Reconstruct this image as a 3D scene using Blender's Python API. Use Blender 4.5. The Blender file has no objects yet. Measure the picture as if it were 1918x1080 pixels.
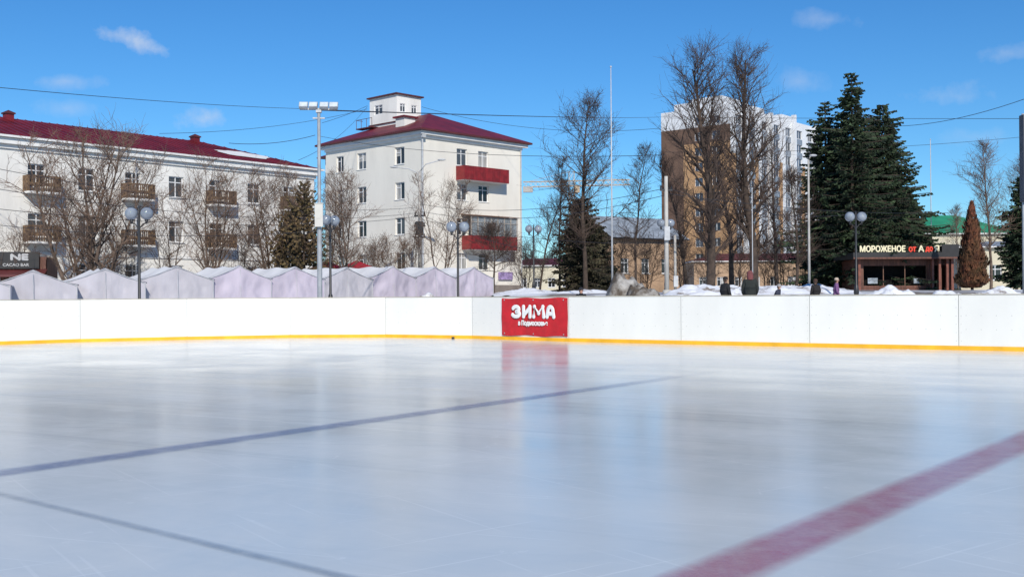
import bpy, math, random
from mathutils import Vector, Matrix, noise
R=math.radians
scene=bpy.context.scene
COL=scene.collection
F=2000.0; H=1.28
def YH(px): return 550-0.0065*(px-959)
def X(px,d): return (px-959)/F*d
def Z(px,py,d): return H+(YH(px)-py)*d/F
def sm(t):
    t=max(0,min(1,t)); return t*t*(3-2*t)
def g(x,y):
    y0=36+20*(1-sm((x+3)/5.0))
    return 1.35*sm((y-y0)/22.0)
# ---------------- mesh builder
class MB:
    def __init__(s): s.v=[]; s.f=[]; s.m=[]
    def add(s,vs,fs,mi=0):
        b=len(s.v); s.v.extend(vs)
        for f in fs: s.f.append(tuple(i+b for i in f)); s.m.append(mi)
    def quad(s,a,b,c,d,mi=0): s.add([a,b,c,d],[(0,1,2,3)],mi)
    def box(s,x0,x1,y0,y1,z0,z1,mi=0,M=None):
        vs=[(x,y,z) for z in (z0,z1) for y in (y0,y1) for x in (x0,x1)]
        if M is not None: vs=[tuple(M@Vector(v)) for v in vs]
        s.add(vs,[(0,2,3,1),(4,5,7,6),(0,1,5,4),(2,6,7,3),(0,4,6,2),(1,3,7,5)],mi)
    def tube(s,pts,rs,n=6,mi=0,cap=False):
        b=len(s.v); k=len(pts)
        for i in range(k):
            p=pts[i]
            a=pts[max(0,i-1)]; c=pts[min(k-1,i+1)]
            dx,dy,dz=c[0]-a[0],c[1]-a[1],c[2]-a[2]
            L=math.sqrt(dx*dx+dy*dy+dz*dz) or 1; dx/=L;dy/=L;dz/=L
            if abs(dz)<0.9: ux,uy,uz=-dy,dx,0.0
            else: ux,uy,uz=0.0,-dz,dy
            l=math.sqrt(ux*ux+uy*uy+uz*uz) or 1; ux/=l;uy/=l;uz/=l
            vx,vy,vz=dy*uz-dz*uy,dz*ux-dx*uz,dx*uy-dy*ux
            r=rs[i]
            for j in range(n):
                t=2*math.pi*j/n; ca=math.cos(t)*r; sa=math.sin(t)*r
                s.v.append((p[0]+ux*ca+vx*sa,p[1]+uy*ca+vy*sa,p[2]+uz*ca+vz*sa))
        for i in range(k-1):
            for j in range(n):
                j2=(j+1)%n
                s.f.append((b+i*n+j,b+i*n+j2,b+(i+1)*n+j2,b+(i+1)*n+j)); s.m.append(mi)
        if cap:
            s.f.append(tuple(b+j for j in range(n))[::-1]); s.m.append(mi)
            s.f.append(tuple(b+(k-1)*n+j for j in range(n))); s.m.append(mi)
    def sphere(s,c,r,n=12,m=8,mi=0,sz=(1,1,1)):
        b=len(s.v)
        for i in range(m+1):
            th=math.pi*i/m
            for j in range(n):
                ph=2*math.pi*j/n
                s.v.append((c[0]+r*sz[0]*math.sin(th)*math.cos(ph),c[1]+r*sz[1]*math.sin(th)*math.sin(ph),c[2]+r*sz[2]*math.cos(th)))
        for i in range(m):
            for j in range(n):
                j2=(j+1)%n
                s.f.append((b+i*n+j,b+(i+1)*n+j,b+(i+1)*n+j2,b+i*n+j2)); s.m.append(mi)
    def mesh(s,name,mats,smooth=False):
        me=bpy.data.meshes.new(name); me.from_pydata(s.v,[],s.f)
        for m in (mats if isinstance(mats,(list,tuple)) else [mats]): me.materials.append(m)
        me.polygons.foreach_set("material_index",s.m)
        if smooth: me.polygons.foreach_set("use_smooth",[True]*len(s.f))
        me.update(); return me
def obj(name,data,parent=None,loc=(0,0,0),rot=0.0,**kw):
    o=bpy.data.objects.new(name,data); COL.objects.link(o)
    o.location=loc; o.rotation_euler=(0,0,rot) if not isinstance(rot,tuple) else rot
    if parent is not None: o.parent=parent
    for k,v in kw.items(): o[k]=v
    return o
def root(name,loc,rot,label,cat,group=None,scale=1.0):
    e=obj(name,None,None,loc,rot,label=label,category=cat)
    e.empty_display_size=.3
    e.scale=(scale,)*3
    if group: e["group"]=group
    return e
# ---------------- materials
def nmat(name,col,rough=.7,var=.15,scale=1.0,bump=0.0,bscale=None,metal=0.0,spec=.5,island=False,col2=None,detail=3,stretch=(1,1,1),world=True,objrand=0.0,p0=.35,p1=.65):
    m=bpy.data.materials.new(name); m.use_nodes=True; nt=m.node_tree; N=nt.nodes; L=nt.links
    p=N["Principled BSDF"]
    tc=N.new("ShaderNodeTexCoord"); mp=N.new("ShaderNodeMapping"); mp.inputs["Scale"].default_value=stretch
    if world:
        ge=N.new("ShaderNodeNewGeometry"); L.new(ge.outputs["Position"],mp.inputs[0])
    else: L.new(tc.outputs["Object"],mp.inputs[0])
    nz=N.new("ShaderNodeTexNoise"); nz.inputs["Scale"].default_value=scale; nz.inputs["Detail"].default_value=detail; nz.inputs["Roughness"].default_value=.6
    L.new(mp.outputs[0],nz.inputs["Vector"])
    rp=N.new("ShaderNodeValToRGB")
    c=col; c2=col2
    if c2 is None:
        a=[x*(1-var) for x in c]; b=[min(1,x*(1+var)) for x in c]
    else: a,b=c,c2
    rp.color_ramp.elements[0].position=p0; rp.color_ramp.elements[1].position=p1
    rp.color_ramp.elements[0].color=(*a,1); rp.color_ramp.elements[1].color=(*b,1)
    L.new(nz.outputs["Fac"],rp.inputs[0]); out=rp.outputs[0]
    if island or objrand:
        mx=N.new("ShaderNodeMix"); mx.data_type='RGBA'; mx.blend_type='MULTIPLY'; mx.inputs["Factor"].default_value=1
        mr=N.new("ShaderNodeMapRange")
        if island:
            ge2=N.new("ShaderNodeNewGeometry"); L.new(ge2.outputs["Random Per Island"],mr.inputs[0]); mr.inputs[3].default_value=.45; mr.inputs[4].default_value=1.5
        else:
            oi=N.new("ShaderNodeObjectInfo"); L.new(oi.outputs["Random"],mr.inputs[0]); mr.inputs[3].default_value=1-objrand; mr.inputs[4].default_value=1+objrand
        L.new(out,mx.inputs["A"]); L.new(mr.outputs[0],mx.inputs["B"]); out=mx.outputs["Result"]
    L.new(out,p.inputs["Base Color"])
    p.inputs["Roughness"].default_value=rough; p.inputs["Metallic"].default_value=metal; p.inputs["Specular IOR Level"].default_value=spec
    if bump:
        n2=N.new("ShaderNodeTexNoise"); n2.inputs["Scale"].default_value=bscale or scale*4; n2.inputs["Detail"].default_value=4
        L.new(mp.outputs[0],n2.inputs["Vector"])
        bp=N.new("ShaderNodeBump"); bp.inputs["Strength"].default_value=bump; bp.inputs["Distance"].default_value=.1
        L.new(n2.outputs["Fac"],bp.inputs["Height"]); L.new(bp.outputs[0],p.inputs["Normal"])
    return m
M={}
M['plaster']=nmat("white_plaster",(.74,.70,.62),.85,.07,.35,.12,6,stretch=(1,1,.3),detail=5)
M['plaster2']=nmat("old_white_plaster",(.74,.72,.675),.85,.11,.5,.15,6,stretch=(1,1,.25),detail=5)
M['trim']=nmat("white_trim",(.76,.75,.72),.7,.06,1)
M['roof']=nmat("red_metal_roof",(.15,.010,.014),.5,.3,.6,.1,8)
M['roofedge']=nmat("dark_eave",(.10,.02,.02),.6,.2,1)
M['redpanel']=nmat("red_balcony_panel",(.21,.014,.016),.55,.25,2)
M['frame']=nmat("white_window_frame",(.75,.75,.75),.5,.05,2)
M['brownframe']=nmat("brown_window_frame",(.16,.08,.05),.6,.2,2)
M['tan']=nmat("ochre_balcony",(.24,.15,.075),.85,.3,5,.2,col2=(.07,.04,.028),detail=5,p0=.38,p1=.58)
M['tower_dark']=nmat("brown_eave_board",(.09,.02,.02),.6,.2,2)
M['steel']=nmat("grey_painted_steel",(.42,.43,.44),.5,.12,3,metal=.2)
M['steel_l']=nmat("light_painted_steel",(.46,.47,.48),.5,.12,3)
M['black']=nmat("black_cast_iron",(.02,.02,.022),.45,.2,5)
M['concrete']=nmat("pale_concrete",(.40,.38,.35),.9,.15,3,.2,20)
M['snow']=nmat("snow",(.26,.22,.19),.8,.08,1.3,.7,3,col2=(.80,.81,.83),p0=.36,p1=.47,detail=6)
M['dirtysnow']=nmat("dirty_snow",(.42,.40,.37),.9,.2,1.3,.9,4,col2=(.09,.07,.052),detail=7,p0=.36,p1=.55)
M['bark']=nmat("grey_bark",(.12,.085,.065),.95,.35,4)
M['barkd']=nmat("dark_bark",(.06,.042,.032),.95,.35,4)
M['twig']=nmat("tan_twigs",(.16,.105,.075),.9,.25,1,detail=1)
M['twigd']=nmat("dark_twigs",(.070,.046,.035),.9,.25,1,detail=1)
M['spruce']=nmat("spruce_needles",(.012,.024,.012),.85,.3,.8,island=True,col2=(.032,.056,.022),detail=2)
M['thuja']=nmat("brownish_thuja_foliage",(.08,.058,.022),.85,.3,.8,island=True,col2=(.13,.085,.04),detail=2)
M['thujared']=nmat("rusty_thuja_foliage",(.13,.04,.018),.85,.3,.8,island=True,col2=(.09,.05,.02),detail=2)
M['bush']=nmat("dark_evergreen",(.030,.030,.015),.85,.3,.8,island=True,col2=(.065,.055,.03),detail=2)
M['tentroof']=nmat("white_tent_roof",(.66,.66,.67),.75,.07,1,.2,4)
M['tentwall']=nmat("lilac_tent_fabric",(.47,.42,.49),.85,.10,.8,.35,3.0,stretch=(1,1,.3),detail=4)
M['tentgrey']=nmat("grey_tent_fabric",(.44,.42,.45),.85,.10,.8,.35,3.0,stretch=(1,1,.3),detail=4)
M['redcanopy']=nmat("red_canopy_fabric",(.30,.01,.02),.7,.15,1)
M['board']=nmat("white_rink_board",(.78,.765,.72),.45,.05,.7,.02,4,stretch=(1,1,.35),detail=6,world=False,objrand=.022)
M['yellow']=nmat("yellow_kick_plate",(.82,.43,.02),.5,.12,2)
M['cap']=nmat("board_cap",(.42,.38,.30),.6,.2,3)
M['bolt']=nmat("board_bolt",(.45,.45,.43),.4,.1,3)
M['seam']=nmat("board_seam",(.22,.22,.21),.7,.1,3)
M['banner']=nmat("red_banner_vinyl",(.52,.014,.02),.45,.10,3,.25,6)
M['white']=nmat("white_letters",(.80,.80,.78),.5,.03,3)
M['dimwhite']=nmat("dim_white_letters",(.42,.42,.42),.5,.03,3)
M['cream']=nmat("cream_letters",(.75,.68,.45),.5,.05,3)
M['redlet']=nmat("red_letters",(.70,.05,.02),.5,.05,3)
M['cable']=nmat("dark_cable",(.03,.03,.035),.6,.1,3)
M['hbrown']=nmat("highrise_brown_brick",(.14,.082,.055),.8,.2,.5)
M['horange']=nmat("highrise_orange_brick",(.46,.27,.135),.8,.14,.4)
M['hwhite']=nmat("highrise_white_panels",(.68,.69,.70),.7,.05,.4)
M['hgrey']=nmat("highrise_glazed_strip",(.22,.25,.29),.3,.2,.6)
M['tanwall']=nmat("tan_brick",(.36,.24,.15),.85,.15,.8,.1,10)
M['greymetal']=nmat("grey_metal_roof",(.27,.30,.33),.5,.25,1)
M['greenroof']=nmat("green_metal_roof",(.03,.26,.13),.5,.15,.5)
M['beige']=nmat("beige_plaster",(.52,.47,.35),.85,.08,.5)
M['wood']=nmat("kiosk_wood",(.12,.045,.028),.6,.35,8,.1,stretch=(1,1,.1))
M['kdark']=nmat("kiosk_dark_panel",(.018,.016,.016),.5,.2,3)
M['kint']=nmat("kiosk_dark_interior",(.010,.009,.009),.9,.2,3,spec=.1)
M['crane']=nmat("faded_yellow_crane_paint",(.55,.42,.28),.6,.1,1)
M['skin']=nmat("skin",(.50,.28,.20),.6,.08,8)
M['plinth']=nmat("dark_plinth",(.20,.17,.15),.9,.2,1)
M['curt']=nmat("pale_curtain",(.36,.35,.33),.35,.35,6,stretch=(1,1,.1))
def glassmat(name,base,rnd):
    m=nmat(name,base,.08,.3,.6,objrand=rnd,spec=.6); return m
M['glass']=glassmat("window_glass",(.05,.055,.06),.8)
M['hglass']=glassmat("highrise_glass",(.06,.08,.11),.6)
M['globe']=nmat("lamp_globe_glass",(.24,.27,.31),.07,.2,3,spec=.8)
M['lens']=nmat("floodlight_lens",(.55,.60,.62),.15,.1,6)
def leafcloth(name,col): return nmat(name,col,.9,.15,6,.3,25)

# ice
def ice_mat():
    m=bpy.data.materials.new("rink_ice"); m.use_nodes=True; nt=m.node_tree; N=nt.nodes; L=nt.links; p=N["Principled BSDF"]
    ge=N.new("ShaderNodeNewGeometry")
    def noi(scale,stretch,rot,detail=3,rough=.6,dist=0):
        mp=N.new("ShaderNodeMapping"); mp.vector_type='POINT'
        mp2=N.new("ShaderNodeMapping"); mp2.inputs["Rotation"].default_value=(0,0,rot); L.new(ge.outputs["Position"],mp2.inputs[0])
        mp.inputs["Scale"].default_value=stretch
        L.new(mp2.outputs[0],mp.inputs[0]); n=N.new("ShaderNodeTexNoise"); n.inputs["Scale"].default_value=scale; n.inputs["Detail"].default_value=detail; n.inputs["Roughness"].default_value=rough; n.inputs["Distortion"].default_value=dist
        L.new(mp.outputs[0],n.inputs["Vector"]); return n.outputs["Fac"]
    def ramp(f,p0,c0,p1,c1):
        r=N.new("ShaderNodeValToRGB"); e=r.color_ramp.elements; e[0].position=p0;e[0].color=(*c0,1);e[1].position=p1;e[1].color=(*c1,1); L.new(f,r.inputs[0]); return r.outputs[0]
    def mixc(a,b,fac,mode='MIX'):
        x=N.new("ShaderNodeMix"); x.data_type='RGBA'; x.blend_type=mode
        if isinstance(fac,float): x.inputs["Factor"].default_value=fac
        else: L.new(fac,x.inputs["Factor"])
        L.new(a,x.inputs["A"]); L.new(b,x.inputs["B"]); return x.outputs["Result"]
    def sc_(f,k):
        mm=N.new("ShaderNodeMath"); mm.operation='MULTIPLY'; L.new(f,mm.inputs[0])
        if isinstance(k,float): mm.inputs[1].default_value=k
        else: L.new(k,mm.inputs[1])
        return mm.outputs[0]
    big=noi(.45,(1,1,1),0,6,.68,.4)
    base=ramp(big,.30,(.555,.60,.60),.70,(.67,.695,.675))
    sp=N.new("ShaderNodeSeparateXYZ"); L.new(ge.outputs["Position"],sp.inputs[0])
    def rng(a,b,c,d):
        fr=N.new("ShaderNodeMapRange"); L.new(sp.outputs[1],fr.inputs[0]); fr.inputs[1].default_value=a; fr.inputs[2].default_value=b; fr.inputs[3].default_value=c; fr.inputs[4].default_value=d; return fr.outputs[0]
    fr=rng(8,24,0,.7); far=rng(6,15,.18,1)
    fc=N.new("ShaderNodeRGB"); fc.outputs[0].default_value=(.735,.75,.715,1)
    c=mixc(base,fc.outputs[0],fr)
    ln=noi(1.0,(.03,1.1,1),R(30),5,.75)
    c2=mixc(c,ramp(ln,.38,(.84,.87,.89),.56,(1.03,1.03,1.02)),1.0,'MULTIPLY')
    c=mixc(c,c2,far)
    wh=N.new("ShaderNodeRGB"); wh.outputs[0].default_value=(.80,.82,.80,1)
    dk=N.new("ShaderNodeRGB"); dk.outputs[0].default_value=(.36,.41,.43,1)
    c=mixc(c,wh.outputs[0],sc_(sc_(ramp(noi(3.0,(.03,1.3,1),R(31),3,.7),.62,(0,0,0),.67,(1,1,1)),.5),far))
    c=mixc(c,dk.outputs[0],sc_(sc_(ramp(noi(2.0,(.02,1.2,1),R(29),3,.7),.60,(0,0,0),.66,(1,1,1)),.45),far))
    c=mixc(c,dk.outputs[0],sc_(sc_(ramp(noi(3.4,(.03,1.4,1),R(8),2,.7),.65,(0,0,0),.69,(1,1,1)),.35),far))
    # thin pale scratches near the camera, several directions
    for ro_,sc__,am in ((-38,16.0,.35),(20,20.0,.35),(55,15.0,.25)):
        c=mixc(c,wh.outputs[0],sc_(ramp(noi(sc__,(.03,1.6,1),R(ro_),1,.5,.3),.70,(0,0,0),.73,(1,1,1)),am))
    c=mixc(c,wh.outputs[0],sc_(ramp(noi(5,(1,.6,1),R(30),6,.72,.8),.62,(0,0,0),.76,(1,1,1)),.6))
    L.new(c,p.inputs["Base Color"])
    rr=N.new("ShaderNodeMapRange"); L.new(big,rr.inputs[0]); rr.inputs[1].default_value=.3; rr.inputs[2].default_value=.7; rr.inputs[3].default_value=.12; rr.inputs[4].default_value=.24
    L.new(rr.outputs[0],p.inputs["Roughness"])
    p.inputs["IOR"].default_value=1.23
    bp=N.new("ShaderNodeBump"); bp.inputs["Strength"].default_value=.05; bp.inputs["Distance"].default_value=.02
    L.new(noi(3.0,(.6,1.0,1),R(20),3),bp.inputs["Height"]); L.new(bp.outputs[0],p.inputs["Normal"])
    return m
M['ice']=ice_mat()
def line_mat(name,col,amt):
    m=bpy.data.materials.new(name); m.use_nodes=True; nt=m.node_tree; N=nt.nodes; L=nt.links; p=N["Principled BSDF"]
    p.inputs["Base Color"].default_value=(*col,1); p.inputs["Roughness"].default_value=.18; p.inputs["IOR"].default_value=1.23
    at=N.new("ShaderNodeAttribute"); at.attribute_name="fade"
    nz=N.new("ShaderNodeTexNoise"); ge=N.new("ShaderNodeNewGeometry"); L.new(ge.outputs["Position"],nz.inputs["Vector"]); nz.inputs["Scale"].default_value=5; nz.inputs["Detail"].default_value=7; nz.inputs["Roughness"].default_value=.75
    mr=N.new("ShaderNodeMapRange"); L.new(nz.outputs["Fac"],mr.inputs[0]); mr.inputs[1].default_value=.3; mr.inputs[2].default_value=.65; mr.inputs[3].default_value=amt*.5; mr.inputs[4].default_value=amt
    mu=N.new("ShaderNodeMath"); mu.operation='MULTIPLY'; L.new(at.outputs["Fac"],mu.inputs[0]); L.new(mr.outputs[0],mu.inputs[1])
    L.new(mu.outputs[0],p.inputs["Alpha"]); return m
# ---------------- GROUND
xs=[-3000,-1200,-500,-250,-150]+[x for x in range(-100,101,2)]+[150,250,500,1200,3000]
ys=[-600,-150,-60]+[y for y in range(-30,150,2)]+[180,250,400,900,2500,4000]
mb=MB(); nx=len(xs)
for y in ys:
    for x in xs:
        z=g(x,y)-.04
        if y>40: z+=.10*noise.noise(Vector((x*.15,y*.15,0)))*(1 if abs(x)<120 else 0)
        mb.v.append((x,y,z))
for j in range(len(ys)-1):
    for i in range(nx-1):
        a=j*nx+i; mb.f.append((a,a+1,a+nx+1,a+nx)); mb.m.append(0)
M['ground']=nmat("snowy_ground",(.76,.78,.81),.85,.1,.12,.5,1.5,col2=(.15,.12,.10),detail=9,p0=.47,p1=.57)
obj("ground",mb.mesh("ground",M['ground'],True),kind="structure")
# ---------------- RINK
pd=[(150,30.0),(350,31.2),(543,32.1),(722,31.95),(884,30.6),(1065,28.35),(1275,26.5),(1516,24.75),(1795,23.1)]
BV=[(-22.5,17.0),(-21.2,20.0),(-19.2,22.6),(-17.0,25.4),(-14.75,27.9)]+[(X(p,d),d) for p,d in pd]
lx,ly=BV[-1]
BV+=[(lx+2.6*k,ly-1.6*k) for k in (1,2,3,4)]
mb=MB()
ice=[(x,y,0) for x,y in BV]+[(24,-14,0),(-24,-14,0)]
mb.add(ice,[tuple(range(len(ice)))[::-1]])
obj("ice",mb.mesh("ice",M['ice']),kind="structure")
br=root("rink_boards",(0,32.5,0),0,"white hockey rink boards with yellow kick plate around the ice","rink boards")
for i in range(len(BV)-1):
    a=Vector((*BV[i],0)); b=Vector((*BV[i+1],0)); L_=(b-a).length; al=math.atan2(b.y-a.y,b.x-a.x)
    mb=MB(); mb.box(.006,L_-.006,0,.05,0.02,1.19)
    for k in (.45,.75):
        nb=int(L_/.3)
        for q in range(nb):
            x=.15+q*.3; mb.tube([(x,-.003,k),(x,.001,k)],[.009,.009],6,1,True)
    for x in (.05,L_-.05):
        for k in range(6): z=.2+k*.18; mb.tube([(x,-.003,z),(x,.001,z)],[.008,.008],6,1,True)
    mb.box(L_-.005,L_+.005,.004,.06,.02,1.19,2)
    obj("board_panel",mb.mesh("board_panel",[M['board'],M['bolt'],M['seam']]),br,(a.x,a.y-32.5,0),al)
    mb=MB(); mb.box(0,L_,-.014,-.001,0,.095)
    obj("kick_plate",mb.mesh("kick_plate",M['yellow']),br,(a.x,a.y-32.5,0),al)
    mb=MB(); mb.box(0,L_,-.012,.08,1.192,1.212)
    obj("cap_rail",mb.mesh("cap_rail",M['cap']),br,(a.x,a.y-32.5,0),al)
# markings
def strip(name,pts,w,fades,mat,z,edge=.25):
    vs=[];fd=[];fs=[]
    for i,p in enumerate(pts):
        a=Vector(pts[max(0,i-1)]);b=Vector(pts[min(len(pts)-1,i+1)]); t=(b-a).normalized(); n=Vector((-t.y,t.x))
        for k,f in ((-.5-edge/2,0),(-.5+edge/2,1),(.5-edge/2,1),(.5+edge/2,0)):
            q=Vector(p)+n*w*k; vs.append((q.x,q.y,z)); fd.append(f*fades[i])
    for i in range(len(pts)-1):
        for k in range(3): a=i*4+k; fs.append((a,a+1,a+5,a+4))
    me=bpy.data.meshes.new(name); me.from_pydata(vs,[],fs); me.materials.append(mat)
    at=me.attributes.new("fade",'FLOAT','POINT'); at.data.foreach_set("value",fd)
    return obj(name,me,kind="structure")
def lerp(a,b,t): return (a[0]+(b[0]-a[0])*t,a[1]+(b[1]-a[1])*t)
P0,P1=(-3.73,7.78),(1.67,15.1)
T=[-.9,-.4,0,.3,.6,.8,.95,1.05,1.2,1.35]
strip("blue_ice_line",[lerp(P0,P1,t) for t in T],.27,[1,1,1,1,1,.9,.7,.45,.15,0],line_mat("blue_line_paint",(.15,.22,.42),.62),.004,.4)
Q0,Q1=(.87,4.8),(4.37,9.11)
strip("red_ice_line",[lerp(Q0,Q1,t) for t in (-1.5,-.5,0,.5,1,1.6,2.2,3)],.32,[1,1,1,1,.95,.7,.3,.0],line_mat("red_line_paint",(.50,.17,.24),.66),.004,.35)
S0,S1=(-3.33,6.94),(-.77,4.85)
strip("faint_ice_line",[lerp(S0,S1,t) for t in (-1,-.3,0,.3,.6,1,1.5)],.07,[.3,.5,.7,.8,.9,1,1],line_mat("grey_line_paint",(.24,.29,.36),.45),.004,.6)
# text
def text(parent,s,mat,loc,rot,width=None,height=None,bold=0.0,name="lettering",ext=.01,**kw):
    cu=bpy.data.curves.new("t",'FONT'); cu.body=s; cu.size=1; cu.extrude=0
    o=bpy.data.objects.new("t",cu); COL.objects.link(o)
    dg=bpy.context.evaluated_depsgraph_get(); me=bpy.data.meshes.new_from_object(o.evaluated_get(dg))
    bpy.data.objects.remove(o)
    xs_=[v.co.x for v in me.vertices]; ys_=[v.co.y for v in me.vertices]
    if not xs_: return None
    x0,x1,y0,y1=min(xs_),max(xs_),min(ys_),max(ys_)
    sx=width/(x1-x0) if width else None; sy=height/(y1-y0) if height else None
    sx=sx or sy; sy=sy or sx
    me2=bpy.data.meshes.new(name)
    vs=[((v.co.x-x0)*sx,0,(v.co.y-y0)*sy) for v in me.vertices]
    n=len(vs); fs=[tuple(p.vertices) for p in me.polygons]
    from collections import Counter
    ec=Counter()
    for f in fs:
        for i in range(len(f)): ec[tuple(sorted((f[i],f[(i+1)%len(f)])))]+=1
    side=[(a,b,b+n,a+n) for (a,b),c in ec.items() if c==1]
    av=[];af=[]
    offs=[(0,0)] if not bold else [(-bold,0),(bold,0),(0,bold),(0,-bold),(0,0)]
    for q,(ox,oz) in enumerate(offs):
        b0=len(av); dy=-.0006*q
        av+=[(a+ox,b+dy,c+oz) for a,b,c in vs]+[(a+ox,b+ext+dy,c+oz) for a,b,c in vs]
        af+=[tuple(i+b0 for i in f) for f in fs+side]
    me2.from_pydata(av,[],af); me2.materials.append(mat)
    return obj(name,me2,parent,loc,rot,**kw)
# banner
V5=Vector((*BV[9],0)); V6=Vector((*BV[10],0)); D=(V6-V5); bl=D.length; al=math.atan2(D.y,D.x)
kk_=(941-959)/F; s0=(kk_*V5.y-V5.x)/(D.x-kk_*D.y)
st=V5+D*s0; bw=bl*(1-s0)-.02
nn=Vector((math.sin(al),-math.cos(al),0))
bn=root("banner",st+nn*.012,al,"red vinyl banner with white lettering hung on the rink board","banner")
mb=MB(); NX,NZ=40,16
for j in range(NZ+1):
    for i in range(NX+1):
        u=i/NX; w=j/NZ
        sag=-.015*math.sin(u*math.pi*4)*(1 if j in(0,NZ) else 0)
        mb.v.append((u*bw,-.016-.014*noise.noise(Vector((u*5,w*3,0)))-.010*math.sin(u*9+w*3)-.004*math.sin(u*31),.13+w*1.03+sag))
for j in range(NZ):
    for i in range(NX): a=j*(NX+1)+i; mb.f.append((a,a+1,a+NX+2,a+NX+1)); mb.m.append(0)
obj("banner_sheet",mb.mesh("banner_sheet",M['banner'],True),bn)
def bub(strokes,x,z,w,h,r):
    mb=MB()
    for st_ in strokes:
        pts=[(x+a*w,0,z+b*h) for a,b in st_]
        t=MB(); t.tube(pts,[r]*len(pts),10)
        for p_ in pts: t.sphere(p_,r,10,8)
        t.v=[(a,-.05+b*.18,c) for a,b,c in t.v]
        mb.add(t.v,t.f)
    return mb
arc=lambda cx,cz,rx,rz,a0,a1,n=9:[(cx+rx*math.cos(R(a0+(a1-a0)*k/n)),cz+rz*math.sin(R(a0+(a1-a0)*k/n))) for k in range(n+1)]
LET={'ze':[arc(.42,.74,.42,.26,160,-80)+arc(.42,.26,.50,.26,80,-160)],
'i':[[(0,1),(0,0)],[(.0,.12),(.8,.9)],[(.8,1),(.8,0)]],
'em':[[(0,0),(.08,1),(.5,.35),(.92,1),(1,0)]],
'a':[[(0,0),(.12,.6)]+arc(.45,.6,.33,.38,170,10)+[(.78,.6),(.9,0)],[(.1,.3),(.8,.3)]]}
bs=bw/2.44
for k,x0,w in (('ze',.46,.27),('i',.86,.30),('em',1.24,.37),('a',1.73,.27)):
    obj("lettering",bub(LET[k],x0*bs,.655,w*bs,.27,.058).mesh("lettering",M['white'],True),bn)
text(bn,"в Подмосковье",M['white'],(.66*bs,-.045,.39),0,width=1.08*bs,height=.16,bold=.008,name="lettering",ext=.006)
for u in (.05,.5,.95):
    for z in (.19,1.11):
        mb=MB(); mb.tube([(u*bw,-.044,z),(u*bw,-.04,z)],[.018,.018],10,0,True)
        obj("grommet",mb.mesh("grommet",M['steel']),bn)
mb=MB(); mb.tube([(0,0,0),(0,0,.06)],[.045,.04],12,0,True)
p=obj("puck",mb.mesh("puck",M['black']),None,(X(848,30.4),30.4,0.006),0,label="small black puck lying beside the kick plate",category="puck")
# ---------------- WINDOWS / WALLS
wcache={}
def winmesh(w,h,style):
    k=(round(w,2),round(h,2),style)
    if k in wcache: return wcache[k]
    gl=MB(); gl.quad((-w/2,0,0),(w/2,0,0),(w/2,0,h),(-w/2,0,h))
    fr=MB(); t=.07; y0,y1=-.05,-.003
    fr.box(-w/2,w/2,y0,y1,0,t); fr.box(-w/2,w/2,y0,y1,h-t,h); fr.box(-w/2,-w/2+t,y0,y1,t,h-t); fr.box(w/2-t,w/2,y0,y1,t,h-t)
    if style=='T':
        fr.box(-.03,.03,y0,y1,t,h-t); fr.box(-w/2+t,-.03,y0+.005,y1,h*.68,h*.68+.06); 
    elif style=='H':
        n=max(2,int(w/1.0))
        for i in range(1,n): x=-w/2+w*i/n; fr.box(x-.05,x+.05,y0,y1,t,h-t)
    elif style=='X':
        fr.box(-.03,.03,y0,y1,t,h-t); fr.box(-w/2+t,-.03,y0+.005,y1,h*.7,h*.7+.06); fr.box(.03,w/2-t,y0+.005,y1,h*.7,h*.7+.06)
    si=MB(); si.box(-w/2-.06,w/2+.06,-.24,-.052,-.05,-.01)
    gm=M['hglass'] if style in('H',) else M['glass']
    r=(gl.mesh("window",gm),fr.mesh("frame",M['brownframe'] if style=='B' else M['frame']),si.mesh("sill",M['trim']))
    wcache[k]=r; return r
wr_=random.Random(4)
def window(parent,x0,y0,al,u,z,w,h,style='X',rec=.15,sill=True,frame=True,curt=True):
    c,s=math.cos(al),math.sin(al); nx_,ny_=s,-c
    loc=(x0+c*u-nx_*rec,y0+s*u-ny_*rec,z)
    a,b,sl=winmesh(w,h,style)
    o=obj("window",a,parent,loc,al)
    if frame: obj("frame",b,o)
    if sill: obj("sill",sl,o)
    if curt and style in 'XT' and wr_.random()<.4:
        mb=MB(); q=wr_.choice([(-w/2+.07,-.1),(.1,w/2-.07),(-w/2+.07,w/2-.07)]); zl=h*wr_.choice([.08,.08,.5])
        mb.quad((q[0],-.002,zl),(q[1],-.002,zl),(q[1],-.002,h-.07),(q[0],-.002,h-.07)); obj("curtain",mb.mesh("curtain",M['curt']),o)
    return o
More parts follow.
